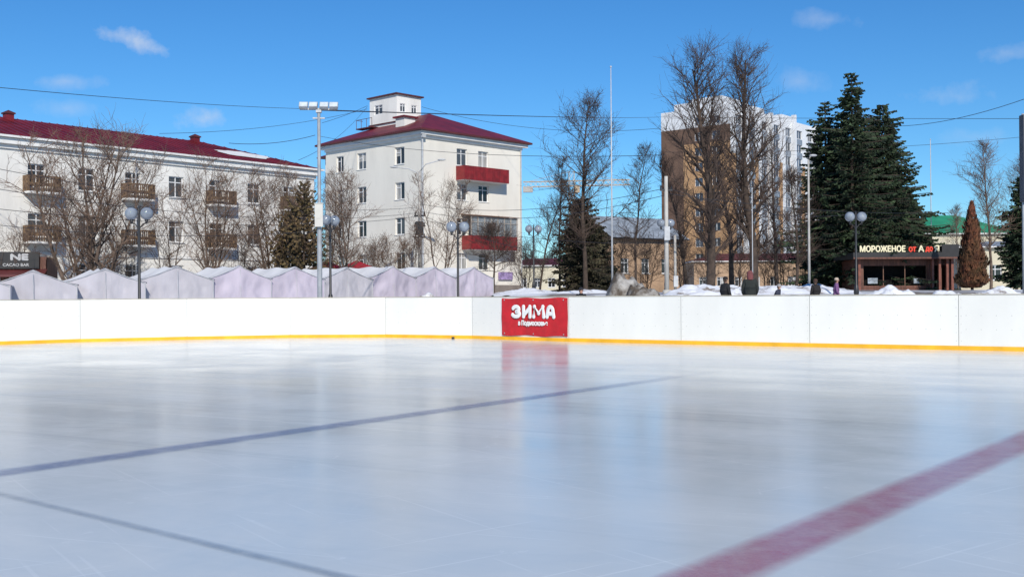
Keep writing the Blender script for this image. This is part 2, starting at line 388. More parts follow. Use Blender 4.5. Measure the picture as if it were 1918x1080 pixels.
def wall(mb,x0,y0,al,w,z0,z1,rects,mi=0,rec=.15,colfn=None):
    c,s=math.cos(al),math.sin(al); nx_,ny_=s,-c
    P=lambda u,z,dd=0:(x0+c*u-nx_*dd,y0+s*u-ny_*dd,z)
    us=sorted(set([0,w]+[r[0] for r in rects]+[r[1] for r in rects])); zs=sorted(set([z0,z1]+[r[2] for r in rects]+[r[3] for r in rects]))
    us=[u for u in us if 0<=u<=w]; zs=[z for z in zs if z0<=z<=z1]
    for i in range(len(us)-1):
        for j in range(len(zs)-1):
            cu,cz=(us[i]+us[i+1])/2,(zs[j]+zs[j+1])/2
            if any(r[0]<cu<r[1] and r[2]<cz<r[3] for r in rects): continue
            mb.quad(P(us[i],zs[j]),P(us[i+1],zs[j]),P(us[i+1],zs[j+1]),P(us[i],zs[j+1]),colfn(cu,cz) if colfn else mi)
    for r in rects:
        m_=colfn(r[0]-.01,(r[2]+r[3])/2) if colfn else mi
        for a,b in (((r[0],r[2]),(r[1],r[2])),((r[1],r[2]),(r[1],r[3])),((r[1],r[3]),(r[0],r[3])),((r[0],r[3]),(r[0],r[2]))):
            mb.quad(P(*a),P(*b),P(*b,rec),P(*a,rec),m_)
def balcony(parent,x0,y0,al,u,z,w,h,dep,mat,slab=True,rail=False):
    c,s=math.cos(al),math.sin(al)
    mb=MB(); mb.box(-w/2,w/2,-dep,-.003,-.12,0)
    b=obj("balcony",mb.mesh("balcony",M['trim']),parent,(x0+c*u,y0+s*u,z),al)
    mb=MB()
    if rail:
        for k in range(int(w/.14)+1):
            x=-w/2+.03+k*(w-.06)/int(w/.14); mb.box(x-.03,x+.03,-dep+.02,-dep+.06,.003,h-.1)
        mb.box(-w/2,w/2,-dep+.0,-dep+.08,h-.098,h)
        mb.box(-w/2,w/2,-dep+.022,-dep+.055,h*.35,h*.55)
        mb.box(-w/2+.001,-w/2+.04,-dep+.08,-.02,.003,h); mb.box(w/2-.04,w/2-.001,-dep+.08,-.02,.003,h)
    else:
        mb.box(-w/2-.02,w/2+.02,-dep-.03,-dep+.02,-.1,h); mb.box(-w/2-.02,-w/2+.03,-dep+.02,-.02,-.1,h); mb.box(w/2-.03,w/2+.02,-dep+.02,-.02,-.1,h)
        for k in range(int(w/.3)): x=-w/2+.15+k*.3; mb.box(x,x+.02,-dep-.045,-dep-.031,-.1,h)
    obj("railing",mb.mesh("railing",mat),b)
    return b
def hip(x0,x1,y0,y1,z,zr,ov=.6,ridge='x',inset=None,th=.12):
    mb=MB(); a,b,c,d=x0-ov,x1+ov,y0-ov,y1+ov
    w=(d-c)/2 if ridge=='x' else (b-a)/2
    ins=w if inset is None else inset
    if ridge=='x': r0=(a+ins,(c+d)/2,zr); r1=(b-ins,(c+d)/2,zr)
    else: r0=((a+b)/2,c+ins,zr); r1=((a+b)/2,d-ins,zr)
    E=[(a,c,z),(b,c,z),(b,d,z),(a,d,z)]
    if ridge=='x':
        mb.quad(E[0],E[1],r1,r0); mb.quad(E[2],E[3],r0,r1); mb.add([E[3],E[0],r0],[(0,1,2)]); mb.add([E[1],E[2],r1],[(0,1,2)])
    else:
        mb.add([E[0],E[1],r0],[(0,1,2)]); mb.add([E[2],E[3],r1],[(0,1,2)]); mb.quad(E[1],E[2],r1,r0); mb.quad(E[3],E[0],r0,r1)
    zz=z-.003
    mb.box(a,b,c,d,zz-th,zz,1)
    return mb
# ---- left three storey building
aL=math.atan2(18,14.9); O=Vector((-34.8,55.8,1.2))
lb=root("apartment_house",O,aL,"long white three-storey apartment house with dark red metal roof","building")
W,DEP,HE=31.4,12,9.35; RH=2.05
cent=[8+2.2+3.147*i for i in range(-3,7)]
rects=[]
for i,u in enumerate(cent):
    for z in (7.3,4.35,1.4): rects.append((u-.55,u+.55,z-.7,z+.7))
mb=MB(); wall(mb,0,0,0,W,-1.5,HE,rects); wall(mb,W,0,math.pi/2,DEP,-1.5,HE,[]); wall(mb,W,DEP,math.pi,W,-1.5,HE,[]); wall(mb,0,DEP,-math.pi/2,DEP,-1.5,HE,[])
obj("wall",mb.mesh("wall",M['plaster2']),lb)
for r in rects: window(lb,0,0,0,(r[0]+r[1])/2,r[2],1.1,1.4,'X')
mb=MB(); mb.box(-.3,W+.3,-.35,-.003,HE-.35,HE-.001); mb.box(-.1,W+.1,-.12,-.004,HE-.6,HE-.352); mb.box(0,W,-.08,-.004,2.55,2.75)
obj("cornice",mb.mesh("cornice",M['trim']),lb)
mb=hip(0,W,0,DEP,HE+.14,HE+.14+RH,.55,'x',6.5)
for k in range(60):
    u=-.3+k*.53
    if 0<u<W: 
        t=min(1,(u+.55)/6.5,(W+.55-u)/6.5)
        y=-.55+t*(DEP/2+.55); z0=HE+.14; z1=z0+t*RH
        mb.tube([(u,-.55,z0+.02),(u,y,z1+.02)],[.02,.02],4)
ro=obj("roof",mb.mesh("roof",[M['roof'],M['trim']]),lb)
for u in (11.1,24.8):
    mb=MB(); mb.box(u-.25,u+.25,5.25,5.75,HE+1.6,HE+2.35); mb.box(u-.32,u+.32,5.18,5.82,HE+2.35,HE+2.43,1); mb.add([(u-.32,5.18,HE+2.43),(u+.32,5.18,HE+2.43),(u+.32,5.82,HE+2.43),(u-.32,5.82,HE+2.43),(u,5.5,HE+2.62)],[(0,1,4),(1,2,4),(2,3,4),(3,0,4)],1)
    obj("chimney",mb.mesh("chimney",[M['roof'],M['roofedge']]),ro)
mb=MB(); sp=[]
for k in range(24):
    t=k/24*2*math.pi; rr=1+.4*noise.noise(Vector((math.cos(t)*2,math.sin(t)*2,3)))
    u=26.4+2.2*math.cos(t)*rr; y=1.9+1.0*math.sin(t)*rr; sp.append((u,y,HE+.14+(y+.55)/6.55*RH+.05))
mb.add(sp,[tuple(range(24))]); obj("snow_patch",mb.mesh("snow_patch",M['trim']),ro)
for i in (3,5,7,1,9):
    for z in (6.45,3.5):
        u=cent[i]+(.1)
        balcony(lb,0,0,0,u,z-.15,1.95,.95,.85,M['tan'],rail=True)
mb=MB(); mb.tube([(16.6,-.15,HE-.4),(16.6,-.15,-1)],[.06,.06],8); obj("drainpipe",mb.mesh("drainpipe",M['steel_l']),lb)
# cafe annex
cf=root("cafe",(X(-60,57),57,.85),R(12),"low dark cafe front with white lettered signs beside apartment house","cafe")
mb=MB(); wall(mb,0,0,0,3.9,-1,2.6,[(.4,1.6,.3,1.9),(2,3.2,.3,1.9)]); mb.box(0,3.9,.2,3,-1,2.598); obj("wall",mb.mesh("wall",M['wood']),cf)
for u in (1.0,2.6): window(cf,0,0,0,u,.3,1.2,1.6,'X')
mb=MB(); mb.box(.0,3.6,-.25,-.01,1.95,2.85); obj("sign_board",mb.mesh("sign_board",M['kdark']),cf)
mb=MB(); mb.add([(-.1,-1.0,1.62),(4.0,-1.0,1.62),(4.0,-.02,1.93),(-.1,-.02,1.93)],[(0,1,2,3)]); mb.box(-.1,4.0,-1.03,-1.0,1.5,1.62); obj("awning",mb.mesh("awning",M['roofedge']),cf)
text(cf,"CACAO BAR",M['dimwhite'],(1.80,-.27,2.08),0,width=1.3,height=.15,bold=.006)
text(cf,"NE",M['dimwhite'],(2.2,-.27,2.42),0,width=.85,height=.30,bold=.035)
# ---- white four storey building
aW=math.atan2(9,8.64); C=Vector((-7.68,92,1.4))
wb=root("apartment_house",C,aW,"cream four-storey corner house with red hip roof and rooftop lookout tower","building")
WX,WY,HW=12.5,13.8,13.95
rows=[11.35,8.25,5.15,2.05]
rr_=[];rl_=[]
for z in rows:
    rr_.append((4.75-.65,4.75+.65,z,z+1.5)); rr_.append((7.43-.65,7.43+.65,z,z+1.5))
    for t in (2.99,8.35): rl_.append((WY-t-.65,WY-t+.65,z,z+1.5))
    rl_.append((WY-11.6-.55,WY-11.6+.55,z,z+1.5))
mb=MB(); wall(mb,0,0,0,WX,-1.5,HW,rr_,0,.18); wall(mb,0,WY,-math.pi/2,WY,-1.5,HW,rl_,0,.18); wall(mb,WX,0,math.pi/2,WY,-1.5,HW,[]); wall(mb,WX,WY,math.pi,WX,-1.5,HW,[])
obj("wall",mb.mesh("wall",M['plaster']),wb)
for r in rr_: window(wb,0,0,0,(r[0]+r[1])/2,r[2],1.3,1.5,'X',.18)
for r in rl_: window(wb,0,WY,-math.pi/2,(r[0]+r[1])/2,r[2],r[1]-r[0],1.5,'T',.18)
mb=MB(); mb.box(-.45,WX+.45,-.45,-.003,HW-.3,HW-.002); mb.box(-.45,-.003,-.0029,WY+.45,HW-.3,HW-.002); mb.box(-.15,WX,-.15,-.004,HW-.55,HW-.302); mb.box(-.15,-.004,-.0028,WY,HW-.55,HW-.302)
obj("cornice",mb.mesh("cornice",M['trim']),wb)
mb=MB(); mb.box(-.06,WX+.05,-.06,-.003,-1.5,.7); mb.box(-.06,-.003,-.002,WY,-1.5,.7); obj("plinth",mb.mesh("plinth",M['plinth']),wb)
mb=hip(0,WX,0,WY,HW+.16,HW+2.95,.75,'y',6.8,.15); ro=obj("roof",mb.mesh("roof",[M['roof'],M['roofedge']]),wb)
mb=MB(); mb.box(2.5,10,WY+.01,WY+3.5,-1.5,HW-.6); obj("wing",mb.mesh("wing",M['plaster']),wb)
mb=hip(2.5,10,WY+.8,WY+3.5,HW-.45,HW+1.0,.6,'y',2); obj("wing_roof",mb.mesh("wing_roof",[M['roof'],M['roofedge']]),wb)
# tower
mb=MB()
wall(mb,0,0,0,3,13.2,18.6,[(.4,1.1,17.0,17.8),(1.8,2.5,17.0,17.8)],0,.1); wall(mb,0,4,-math.pi/2,4,13.2,18.6,[(.7,1.9,17.0,17.9)],0,.1); wall(mb,3,0,math.pi/2,4,13.2,18.6,[]); wall(mb,3,4,math.pi,3,13.2,18.6,[])
tw=obj("lookout_tower",mb.mesh("lookout_tower",M['plaster2']),wb,(3.5,7.5,0))
for u in (.75,2.15): window(tw,0,0,0,u,17.0,.7,.8,'X',.1,False,curt=False)
window(tw,0,4,-math.pi/2,1.3,17.0,1.2,.9,'X',.1,False,curt=False)
mb=MB(); mb.box(-.22,3.22,-.22,4.22,18.6,18.72); mb.add([(-.22,-.22,18.723),(3.22,-.22,18.723),(3.22,4.22,18.723),(-.22,4.22,18.723),(1.5,2,19.1)],[(0,1,4),(1,2,4),(2,3,4),(3,0,4)])
obj("tower_roof",mb.mesh("tower_roof",[M['tower_dark'],M['trim']]),tw)
mb=MB(); mb.box(-.1,3.1,-.1,4.1,16.0,16.1); 
mb.box(-.9,-.11,2.6,5.0,15.7,15.8)
for y in (2.6,3.4,4.2,4.95): mb.tube([(-.88,y,15.8),(-.88,y,16.6)],[.025,.025],5)
mb.tube([(-.88,2.6,16.6),(-.88,4.95,16.6)],[.025,.025],5); mb.tube([(-.88,4.95,16.6),(-.1,4.95,16.6)],[.025,.025],5)
obj("tower_gallery",mb.mesh("tower_gallery",M['tower_dark']),tw)
mb=MB(); mb.box(1.6,2.9,4.2,5.4,HW+.6,HW+1.9); mb.box(1.4,3.1,4.0,5.6,HW+1.9,HW+2.05,1); obj("dormer",mb.mesh("dormer",[M['plaster2'],M['roof']]),ro)
mb=MB(); mb.tube([(-.12,-.2,HW-.3),(-.12,-.2,-.5)],[.08,.08],8); mb.box(-.3,.1,-.42,-.2,HW-.6,HW-.32)
obj("drainpipe",mb.mesh("drainpipe",M['steel_l']),wb)
mb=MB(); mb.tube([(WX-.2,-.12,HW-.5),(WX-.2,-.12,-.5)],[.06,.06],8)
obj("drainpipe",mb.mesh("drainpipe",M['steel_l']),wb)
balcony(wb,0,0,0,6.8,rows[0]-1.25,5.6,1.15,1.1,M['redpanel'])
b=balcony(wb,0,0,0,7.6,rows[2]-1.2,5.9,1.15,1.2,M['redpanel'])
mb=MB(); mb.box(-2.9,2.9,-1.2,-1.17,1.16,2.75); g1=obj("window",mb.mesh("window",glassmat("balcony_glazing",(.20,.21,.22),.1)),b)
mb=MB()
for k in range(8): x=-2.95+k*.843; mb.box(x-.04,x+.04,-1.26,-1.203,1.16,2.75)
mb.box(-2.99,2.99,-1.26,-1.203,2.752,2.85); mb.box(-2.99,2.99,-1.262,-1.203,2.3,2.35)
obj("frame",mb.mesh("frame",nmat("greyish_wood_frame",(.40,.35,.30),.6,.2,2)),g1)
mb=MB(); mb.add([(-3.1,-1.4,2.87),(3.1,-1.4,2.87),(3.1,-.01,3.05),(-3.1,-.01,3.05),(-3.1,-1.4,2.93),(3.1,-1.4,2.93),(3.1,-.01,3.11),(-3.1,-.01,3.11)],[(0,1,2,3),(4,5,6,7),(0,1,5,4),(0,4,7,3),(1,5,6,2)]); obj("balcony_roof",mb.mesh("balcony_roof",M['brownframe']),b)
mb=MB(); mb.box(9.2,11.0,-.2,-.07,1.2,1.9); obj("shop_sign",mb.mesh("shop_sign",nmat("purple_sign",(.30,.22,.40),.5,.4,3)),wb)
# ---- highrise
CH=Vector((41.1,200,1.3)); aH=math.atan2(30,25)
hb=root("highrise",CH,aH,"tall brown, orange and white modern apartment tower with glazed loggias","building")
HWX,HWY,HH=39,15.1,35.2
fl=[2.9+2.9*i for i in range(11)]
rR=[];rL=[]
for z in fl:
    for c in range(7): rR.append((2.2+5.3*c,2.2+5.3*c+2.6,z,z+1.7))
    for c in (8.3,12.0): rL.append((c-.9,c+.9,z,z+1.6))
def cR(u,z):
    if z>31.8: return 2
    # glazed bay strips run through the windows
    ph=(u-2.2)%5.3
    if 0<ph<2.6 and u>2: return 3
    k=int((u-2.2)//5.3)
    if z>26.2: return 2
    return 1 if k%2==0 or u<2.2 else (2 if ph>3.9 else 1)
def cL(u,z):
    if z>31.6: return 2
    if u<5.0: return 0
    if z>28.5: return 0
    if 9.6<u<10.8: return 0
    return 1
cuts=[(u,u+.001,-2,-1.9) for u in (5,9.6,10.8)]+[(0,.001,31.6,31.601),(0,.001,28.5,28.501)]
cutr=[(2.2+5.3*c+3.9,2.2+5.3*c+3.901,-2,-1.9) for c in range(7)]+[(0,.001,31.8,31.801),(0,.001,26.2,26.201)]
mb=MB(); wall(mb,0,0,0,HWX,-2,HH,rR+cutr,0,.3,cR); wall(mb,0,HWY,-math.pi/2,HWY,-2,HH,rL+cuts,0,.3,cL); wall(mb,HWX,0,math.pi/2,HWY,-2,HH,[],2); wall(mb,HWX,HWY,math.pi,HWX,-2,HH,[],1); mb.quad((0,0,HH-.5),(HWX,0,HH-.5),(HWX,HWY,HH-.5),(0,HWY,HH-.5),2)
obj("wall",mb.mesh("wall",[M['hbrown'],M['horange'],M['hwhite'],M['hgrey']]),hb)
for r in rR: window(hb,0,0,0,(r[0]+r[1])/2,r[2],2.6,1.7,'H',.3,False)
for r in rL: window(hb,0,HWY,-math.pi/2,(r[0]+r[1])/2,r[2],1.8,1.6,'H',.3,False)
mb=MB()
for c in (0,2,4,6): mb.box(2.0+5.3*c+2.9,2.0+5.3*c+3.5,-.9,-.01,0,HH+(1.2 if c%4==0 else .3))
mb.box(1.5,9,2.5,9,HH-.4,HH+2.2); mb.box(15,20,3,9,HH-.4,HH+2.0); mb.box(28,33,3,9,HH-.4,HH+2.0)
mb.box(1.5,5,9.5,13,HH-.4,HH+1.6)
obj("parapet",mb.mesh("parapet",M['hwhite']),hb)
# ---- tan gabled building
tb=root("brick_house",(X(1148,100),100,1.35),R(35),"tan brick house with grey metal gable roof behind bare trees","building")
TW,TD,TH=9.0,7.2,5.4
rc=[(1+2.6*i,2+2.6*i,1.8,3.2) for i in range(3)]
mb=MB(); wall(mb,0,0,0,TW,-2,TH,rc); wall(mb,0,TD,-math.pi/2,TD,-2,TH,[(2,3,1.8,3.2),(4.4,5.4,1.8,3.2)]); wall(mb,TW,0,math.pi/2,TD,-2,TH,[]); wall(mb,TW,TD,math.pi,TW,-2,TH,[])
for x in (0,TW): mb.add([(x,0,TH),(x,TD,TH),(x,TD/2,TH+2.0)],[(0,1,2)])
obj("wall",mb.mesh("wall",M['tanwall']),tb)
for r in rc: window(tb,0,0,0,(r[0]+r[1])/2,r[2],1.0,1.4,'X')
for u in (2.5,4.9): window(tb,0,TD,-math.pi/2,u,1.8,1.0,1.4,'X')
mb=MB(); o_=.5; zz=TH-o_*2.0/3.6
for dz,mi in ((0.02,0),(-.1,1)):
    mb.quad((-o_,-o_,zz+dz),(TW+o_,-o_,zz+dz),(TW+o_,TD/2,TH+2.0+dz),(-o_,TD/2,TH+2.0+dz),mi); mb.quad((-o_,TD+o_,zz+dz),(TW+o_,TD+o_,zz+dz),(TW+o_,TD/2,TH+2.0+dz),(-o_,TD/2,TH+2.0+dz),mi)
for x in (-o_,TW+o_):
    mb.quad((x,-o_,zz-.1),(x,-o_,zz+.02),(x,TD/2,TH+2.02),(x,TD/2,TH+1.9),1); mb.quad((x,TD+o_,zz-.1),(x,TD+o_,zz+.02),(x,TD/2,TH+2.02),(x,TD/2,TH+1.9),1)
obj("roof",mb.mesh("roof",[M['greymetal'],M['black']]),tb)
def simple_house(name,px0,px1,d,zb,h,rh,wm,rm,label,rot=0,dep=9,ncol=5,nrow=2):
    w=(px1-px0)/F*d; r=root(name,(X(px0,d),d,zb),rot,label,"building")
    rc=[]
    sp=w/ncol
    for i in range(ncol):
        for j in range(nrow): rc.append((sp*(i+.5)-.6,sp*(i+.5)+.6,1.0+j*3,2.5+j*3))
    mb=MB(); wall(mb,0,0,0,w,-2,h,rc); wall(mb,w,0,math.pi/2,dep,-2,h,[]); wall(mb,w,dep,math.pi,w,-2,h,[]); wall(mb,0,dep,-math.pi/2,dep,-2,h,[])
    obj("wall",mb.mesh("wall",wm),r)
    for q in rc: window(r,0,0,0,(q[0]+q[1])/2,q[2],1.2,1.5,'X')
    mb=hip(0,w,0,dep,h+.12,h+rh,.5,'x',dep/2); obj("roof",mb.mesh("roof",[rm,M['trim']]),r)
    return r
simple_house("public_building",1700,1905,140,1.3,7.4,2.9,M['beige'],M['greenroof'],"low beige building with a bright green metal roof",0,12,6)
simple_house("public_building",1800,2050,105,1.3,4.2,.8,M['beige'],M['greymetal'],"low cream building behind bare trees and rusty thuja",R(-5),9,6,1)
simple_house("public_building",1300,1600,175,1.3,5.0,1.5,M['tanwall'],M['roofedge'],"long low tan building behind the lindens",0,10,9,1)
simple_house("public_building",940,1100,175,1.3,4.5,1.4,M['beige'],M['roofedge'],"low pale building glimpsed between the trees",0,10,6,1)
# ---- crane
cr=root("tower_crane",(X(1072,330),330,1),0,"pale yellow lattice tower crane rising beyond the houses","crane")
def lattice(mb,p0,p1,w,n,r):
    p0=Vector(p0);p1=Vector(p1); ax=(p1-p0).normalized(); up=Vector((0,1,0)); s=ax.cross(up).normalized()
    cs=[s*w/2+up*w/2,s*w/2-up*w/2,-s*w/2-up*w/2,-s*w/2+up*w/2]
    for c in cs: mb.tube([tuple(p0+c),tuple(p1+c)],[r,r],4)
    for i in range(n):
        a=p0+(p1-p0)*i/n; b=p0+(p1-p0)*(i+1)/n
        for k in range(4): mb.tube([tuple(a+cs[k]),tuple(b+cs[(k+1)%4])],[r*.7,r*.7],3)
zt=Z(1072,345,330)-1
mb=MB(); lattice(mb,(0,0,-1),(0,0,zt+4),1.6,16,.08); obj("mast",mb.mesh("mast",M['crane']),cr)
mb=MB(); lattice(mb,(-15,0,zt),(18,0,zt+.5),1.6,22,.09); mb.tube([(0,0,zt+4),(16,0,zt+1)],[.05,.05],4); mb.tube([(0,0,zt+4),(-13,0,zt+1)],[.05,.05],4); obj("jib",mb.mesh("jib",M['crane']),cr)
mb=MB(); mb.box(-15,-12,-1,1,zt-2.4,zt-.8); obj("counterweight",mb.mesh("counterweight",M['concrete']),cr)
mb=MB(); mb.box(.9,2.4,-1.2,1,zt-2.6,zt-.8); obj("cab",mb.mesh("cab",M['crane']),cr)
# ---------------- KIOSK
kd=75; kx=X(1592,kd); kk=root("kiosk",(kx,kd,1.33),R(3),"brown wooden ice cream kiosk with letters standing on its roof edge","kiosk")
KW=7.35
mb=MB(); wall(mb,.45,0,0,KW-.5,-.5,2.2,[(.5,5.1,.35,1.75),(5.45,6.0,-.3,1.75),(6.15,6.6,-.3,1.75)],0,.12)
for k in range(22): 
    z=-.4+k*.12
    if z<.2 : mb.box(.45,5.7,-.03,-.003,z,z+.1)
    elif z>1.78 and z<2.1: mb.box(.45,KW-.05,-.03,-.003,z,z+.1)
mb.box(.45,KW-.05,2.6,2.8,-.5,2.2); mb.box(.45,.6,.2,2.6,-.5,2.2); mb.box(KW-.2,KW-.05,.01,2.6,-.5,2.2)
obj("wall",mb.mesh("wall",M['wood']),kk)
mb=MB(); mb.box(.62,KW-.22,1.2,1.3,-.4,2.1); mb.box(.62,KW-.22,.2,1.19,-.4,.2); obj("interior",mb.mesh("interior",M['kint']),kk)
mb=MB()
for x in (.95,2.4,3.95,5.5): mb.box(x,x+.05,.06,.118,.35,1.75)
obj("window_frame",mb.mesh("window_frame",M['brownframe']),kk)
pm_=nmat("faded_poster",(.22,.25,.28),.5,.4,5)
for x0,x1,z1 in ((1.3,2.0,.9),(4.6,5.3,.85)):
    mb=MB(); mb.box(x0,x1,.04,.055,.5,z1); obj("poster",mb.mesh("poster",pm_),kk)
pm_=nmat("red_brown_post",(.17,.055,.035),.6,.25,4)
for x,w_ in ((5.7,.16),(6.2,.16),(6.75,.16),(.45,.18),(7.1,.18)):
    mb=MB(); mb.box(x,x+w_,-.42,-.22,-.5,2.2); obj("pillar",mb.mesh("pillar",pm_),kk)
mb=MB(); mb.box(-.1,KW+.1,-.9,3,2.203,2.32); mb.box(-.1,KW+.1,-.95,-.86,2.32,2.66); mb.box(-.1,-.02,-.85,3,2.32,2.64); mb.box(KW,KW+.1,-.85,3,2.32,3.2); mb.box(6.2,KW-.002,-.94,-.86,2.66,3.2); mb.box(-.1,KW,2.9,3,2.32,2.64)
ca=obj("canopy",mb.mesh("canopy",M['kdark']),kk)
mb=MB(); mb.box(-.1,KW,-.97,-.951,2.2,2.32); obj("trim_strip",mb.mesh("trim_strip",M['wood']),ca)
mb=MB(); mb.box(.3,6.15,-.88,-.86,2.72,2.75); mb.box(.3,6.15,-.88,-.86,3.02,3.05); so=obj("sign_rail",mb.mesh("sign_rail",M['kdark']),kk)
yy=-.92; zz=2.70
text(so,"МОРОЖЕНОЕ",M['cream'],(.40,yy,zz),0,width=3.2,height=.42,bold=.022,ext=.05)
text(so,"от",M['redlet'],(3.86,yy,zz),0,width=.50,height=.33,bold=.024,ext=.05)
text(so,"А",M['cream'],(4.54,yy,zz),0,width=.38,height=.42,bold=.022,ext=.05)
text(so,"до",M['redlet'],(5.05,yy,zz-.04),0,width=.50,height=.37,bold=.024,ext=.05)
text(so,"Я",M['cream'],(5.68,yy,zz),0,width=.32,height=.42,bold=.022,ext=.05)
# ---------------- TENTS
def fabric(mb,P,nu,nv,amp,seed,n,mi=0):
    b=len(mb.v)
    for j in range(nv+1):
        for i in range(nu+1):
            u,v=i/nu,j/nv; p=Vector(P(u,v)); e=min(1,8*min(u,1-u))*min(1,5*(1-v)+.1)
            d=amp*e*(noise.noise(Vector((u*6+seed,v*1.8,seed)))+.7*noise.noise(Vector((u*11+v*5+seed,v*5,seed)))+.35*noise.noise(Vector((u*24-v*6+seed,v*7,seed))))
            p=p+Vector(n)*d; mb.v.append(tuple(p))
    for j in range(nv):
        for i in range(nu): a=b+j*(nu+1)+i; mb.f.append((a,a+1,a+nu+2,a+nu+1)); mb.m.append(mi)
def tent_meshes(seed,wm):
    w,dp,he,hp=3.35,4.2,2.02,2.66; res=[]
    mb=MB()
    def top(u):
        t=1-abs(2*u-1); return he+(hp-he)*(t if t<.85 else .85+.15*math.sin((t-.85)/.15*math.pi/2)*.75)-.10*math.sin(math.pi*t)
    fabric(mb,lambda u,v:(-w/2+w*u,0,top(u)*v-.3*(1-v)),34,20,.12,seed,(0,-1,0))
    fabric(mb,lambda u,v:(-w/2+w*u,dp,top(u)*v-.3*(1-v)),10,6,.05,seed+3,(0,1,0))
    fabric(mb,lambda u,v:(-w/2,dp*u,he*v-.3*(1-v)),24,12,.10,seed+5,(-1,0,0))
    fabric(mb,lambda u,v:(w/2,dp*u,he*v-.3*(1-v)),12,8,.08,seed+7,(1,0,0))
    walls=mb.mesh("tent_wall",wm,True)
    mb=MB(); o=.04; dz=.03
    for s in (-1,1):
        P=lambda u,v:(s*(w/2+o)*(1-v),-o+(dp+2*o)*u,he+dz-.03+(hp-he-.01)*v-.10*math.sin(math.pi*v)-.08*math.sin(math.pi*v)*math.sin(math.pi*u)-.06*math.sin(math.pi*u*2)**2*(.3+v))
        fabric(mb,P,16,10,.06,seed+9+s,(0,0,1))
        mb.quad((s*(w/2+o),-o,he+dz-.03),(s*(w/2+o),dp+o,he+dz-.03),(s*(w/2+o+.01),dp+o,he-.05),(s*(w/2+o+.01),-o,he-.05))
    roof=mb.mesh("tent_roof",M['tentroof'],True)
    x=-w/2+.03
    mb=MB(); mb.tube([(x,-.02,-.3),(x,-.02,he-.05),(0,-.02,hp-.08),(-x,-.02,he-.05),(-x,-.02,-.3)],[.018]*5,6)
    pole=mb.mesh("tent_frame",M['steel_l'])
    mb=MB(); mb.tube([(.05,-.11,0),(.02,-.11,1.0),(0,-.075,hp-.2)],[.012]*3,4)
    zp=mb.mesh("zip_seam",M['steel_l'])
    return walls,roof,pole,zp
TM=[tent_meshes(1.3,M['tentgrey']),tent_meshes(5.1,M['tentgrey']),tent_meshes(8.7,M['tentwall']),tent_meshes(12.2,M['tentwall']),tent_meshes(17.9,M['tentwall'])]
tl=[(-70,42.7,22,0,503),(62,45,26,1,503),(197,47.5,30,0,500),(332,50,34,1,496),(449,52,37,2,496),(554,54.2,40,3,498),(650,56.5,43,0,499),(736,59,45,2,497),(815,61.5,46,3,498),(888,64,47,4,499)]
for i,(px,d,a,k,ty) in enumerate(tl):
    zt=Z(px,ty,d)-2.67*1.03
    lab="grey fabric market tent with white gable roof, sides closed" if k<2 else "lilac fabric market tent with white gable roof, sides closed"
    r=root("market_tent",(X(px,d),d,zt),R(a),lab,"tent","closed market tents in a row",1.0)
    r.scale=(1.04,1,1.03) if i<4 else (1,1,1.03)
    for me,n in zip(TM[k],("tent_wall","tent_roof","tent_frame","zip_seam")): obj(n,me,r)
for px,d in ((612,74),(668,76)):
    r=root("canopy_tent",(X(px,d),d,g(X(px,d),d)),R(15),"red pyramid-roofed canopy standing behind the tents","canopy tent","red canopies")
    mb=MB(); zt=Z(px,487,d)-g(X(px,d),d); w=1.6
    mb.add([(-w,-w,zt-.8),(w,-w,zt-.8),(w,w,zt-.8),(-w,w,zt-.8),(0,0,zt)],[(0,1,4),(1,2,4),(2,3,4),(3,0,4)])
    for a,b in (((-w,-w),(w,-w)),((w,-w),(w,w)),((w,w),(-w,w)),((-w,w),(-w,-w))): mb.quad((*a,zt-.8),(*b,zt-.8),(*b,zt-1.05),(*a,zt-1.05))
    obj("canopy_roof",mb.mesh("canopy_roof",M['redcanopy']),r)
    for x in (-w,w):
        for y in (-w,w): mb=MB(); mb.tube([(x*.98,y*.98,-.2),(x*.98,y*.98,zt-.82)],[.03,.03],6); obj("canopy_leg",mb.mesh("canopy_leg",M['steel_l']),r)
# ---------------- STREET LAMPS
def lamp_meshes():
    hgt=4.2; mb=MB()
    mb.tube([(0,0,-.5),(0,0,.1),(0,0,.5),(0,0,.55),(0,0,.9),(0,0,.95),(0,0,hgt-.35),(0,0,hgt+.1),(0,0,hgt+.28)],[.14,.14,.11,.13,.09,.055,.045,.04,.01],10,0,True)
    pole=mb.mesh("pole",M['black'],True)
    mb=MB()
    for s in (-1,1):
        pts=[];
        for k in range(9):
            t=k/8; pts.append((s*(.04+.24*t),0,hgt-.55+.12*math.sin(t*math.pi)-.25*t*(1-t)+.18*t))
        mb.tube(pts,[.02]*9,6); mb.tube([(s*.28,0,hgt-.40),(s*.28,0,hgt-.24)],[.035,.075],8,0,True)
        pts=[(s*(.12+.07*math.cos(a)),0,hgt-.78+.07*math.sin(a)) for a in [x*.7 for x in range(9)]]; mb.tube(pts,[.012]*9,5)
    arm=mb.mesh("arm",M['black'],True)
    mb=MB(); mb.sphere((0,0,0),.235,18,12); gl=mb.mesh("globe",M['globe'],True)
    mb=MB(); mb.sphere((0,0,.19),.09,10,6,0,(1,1,.7)); cp=mb.mesh("globe_cap",M['black'],True)
    return hgt,pole,arm,gl,cp
hgt,pm,am,gm,cm=lamp_meshes()
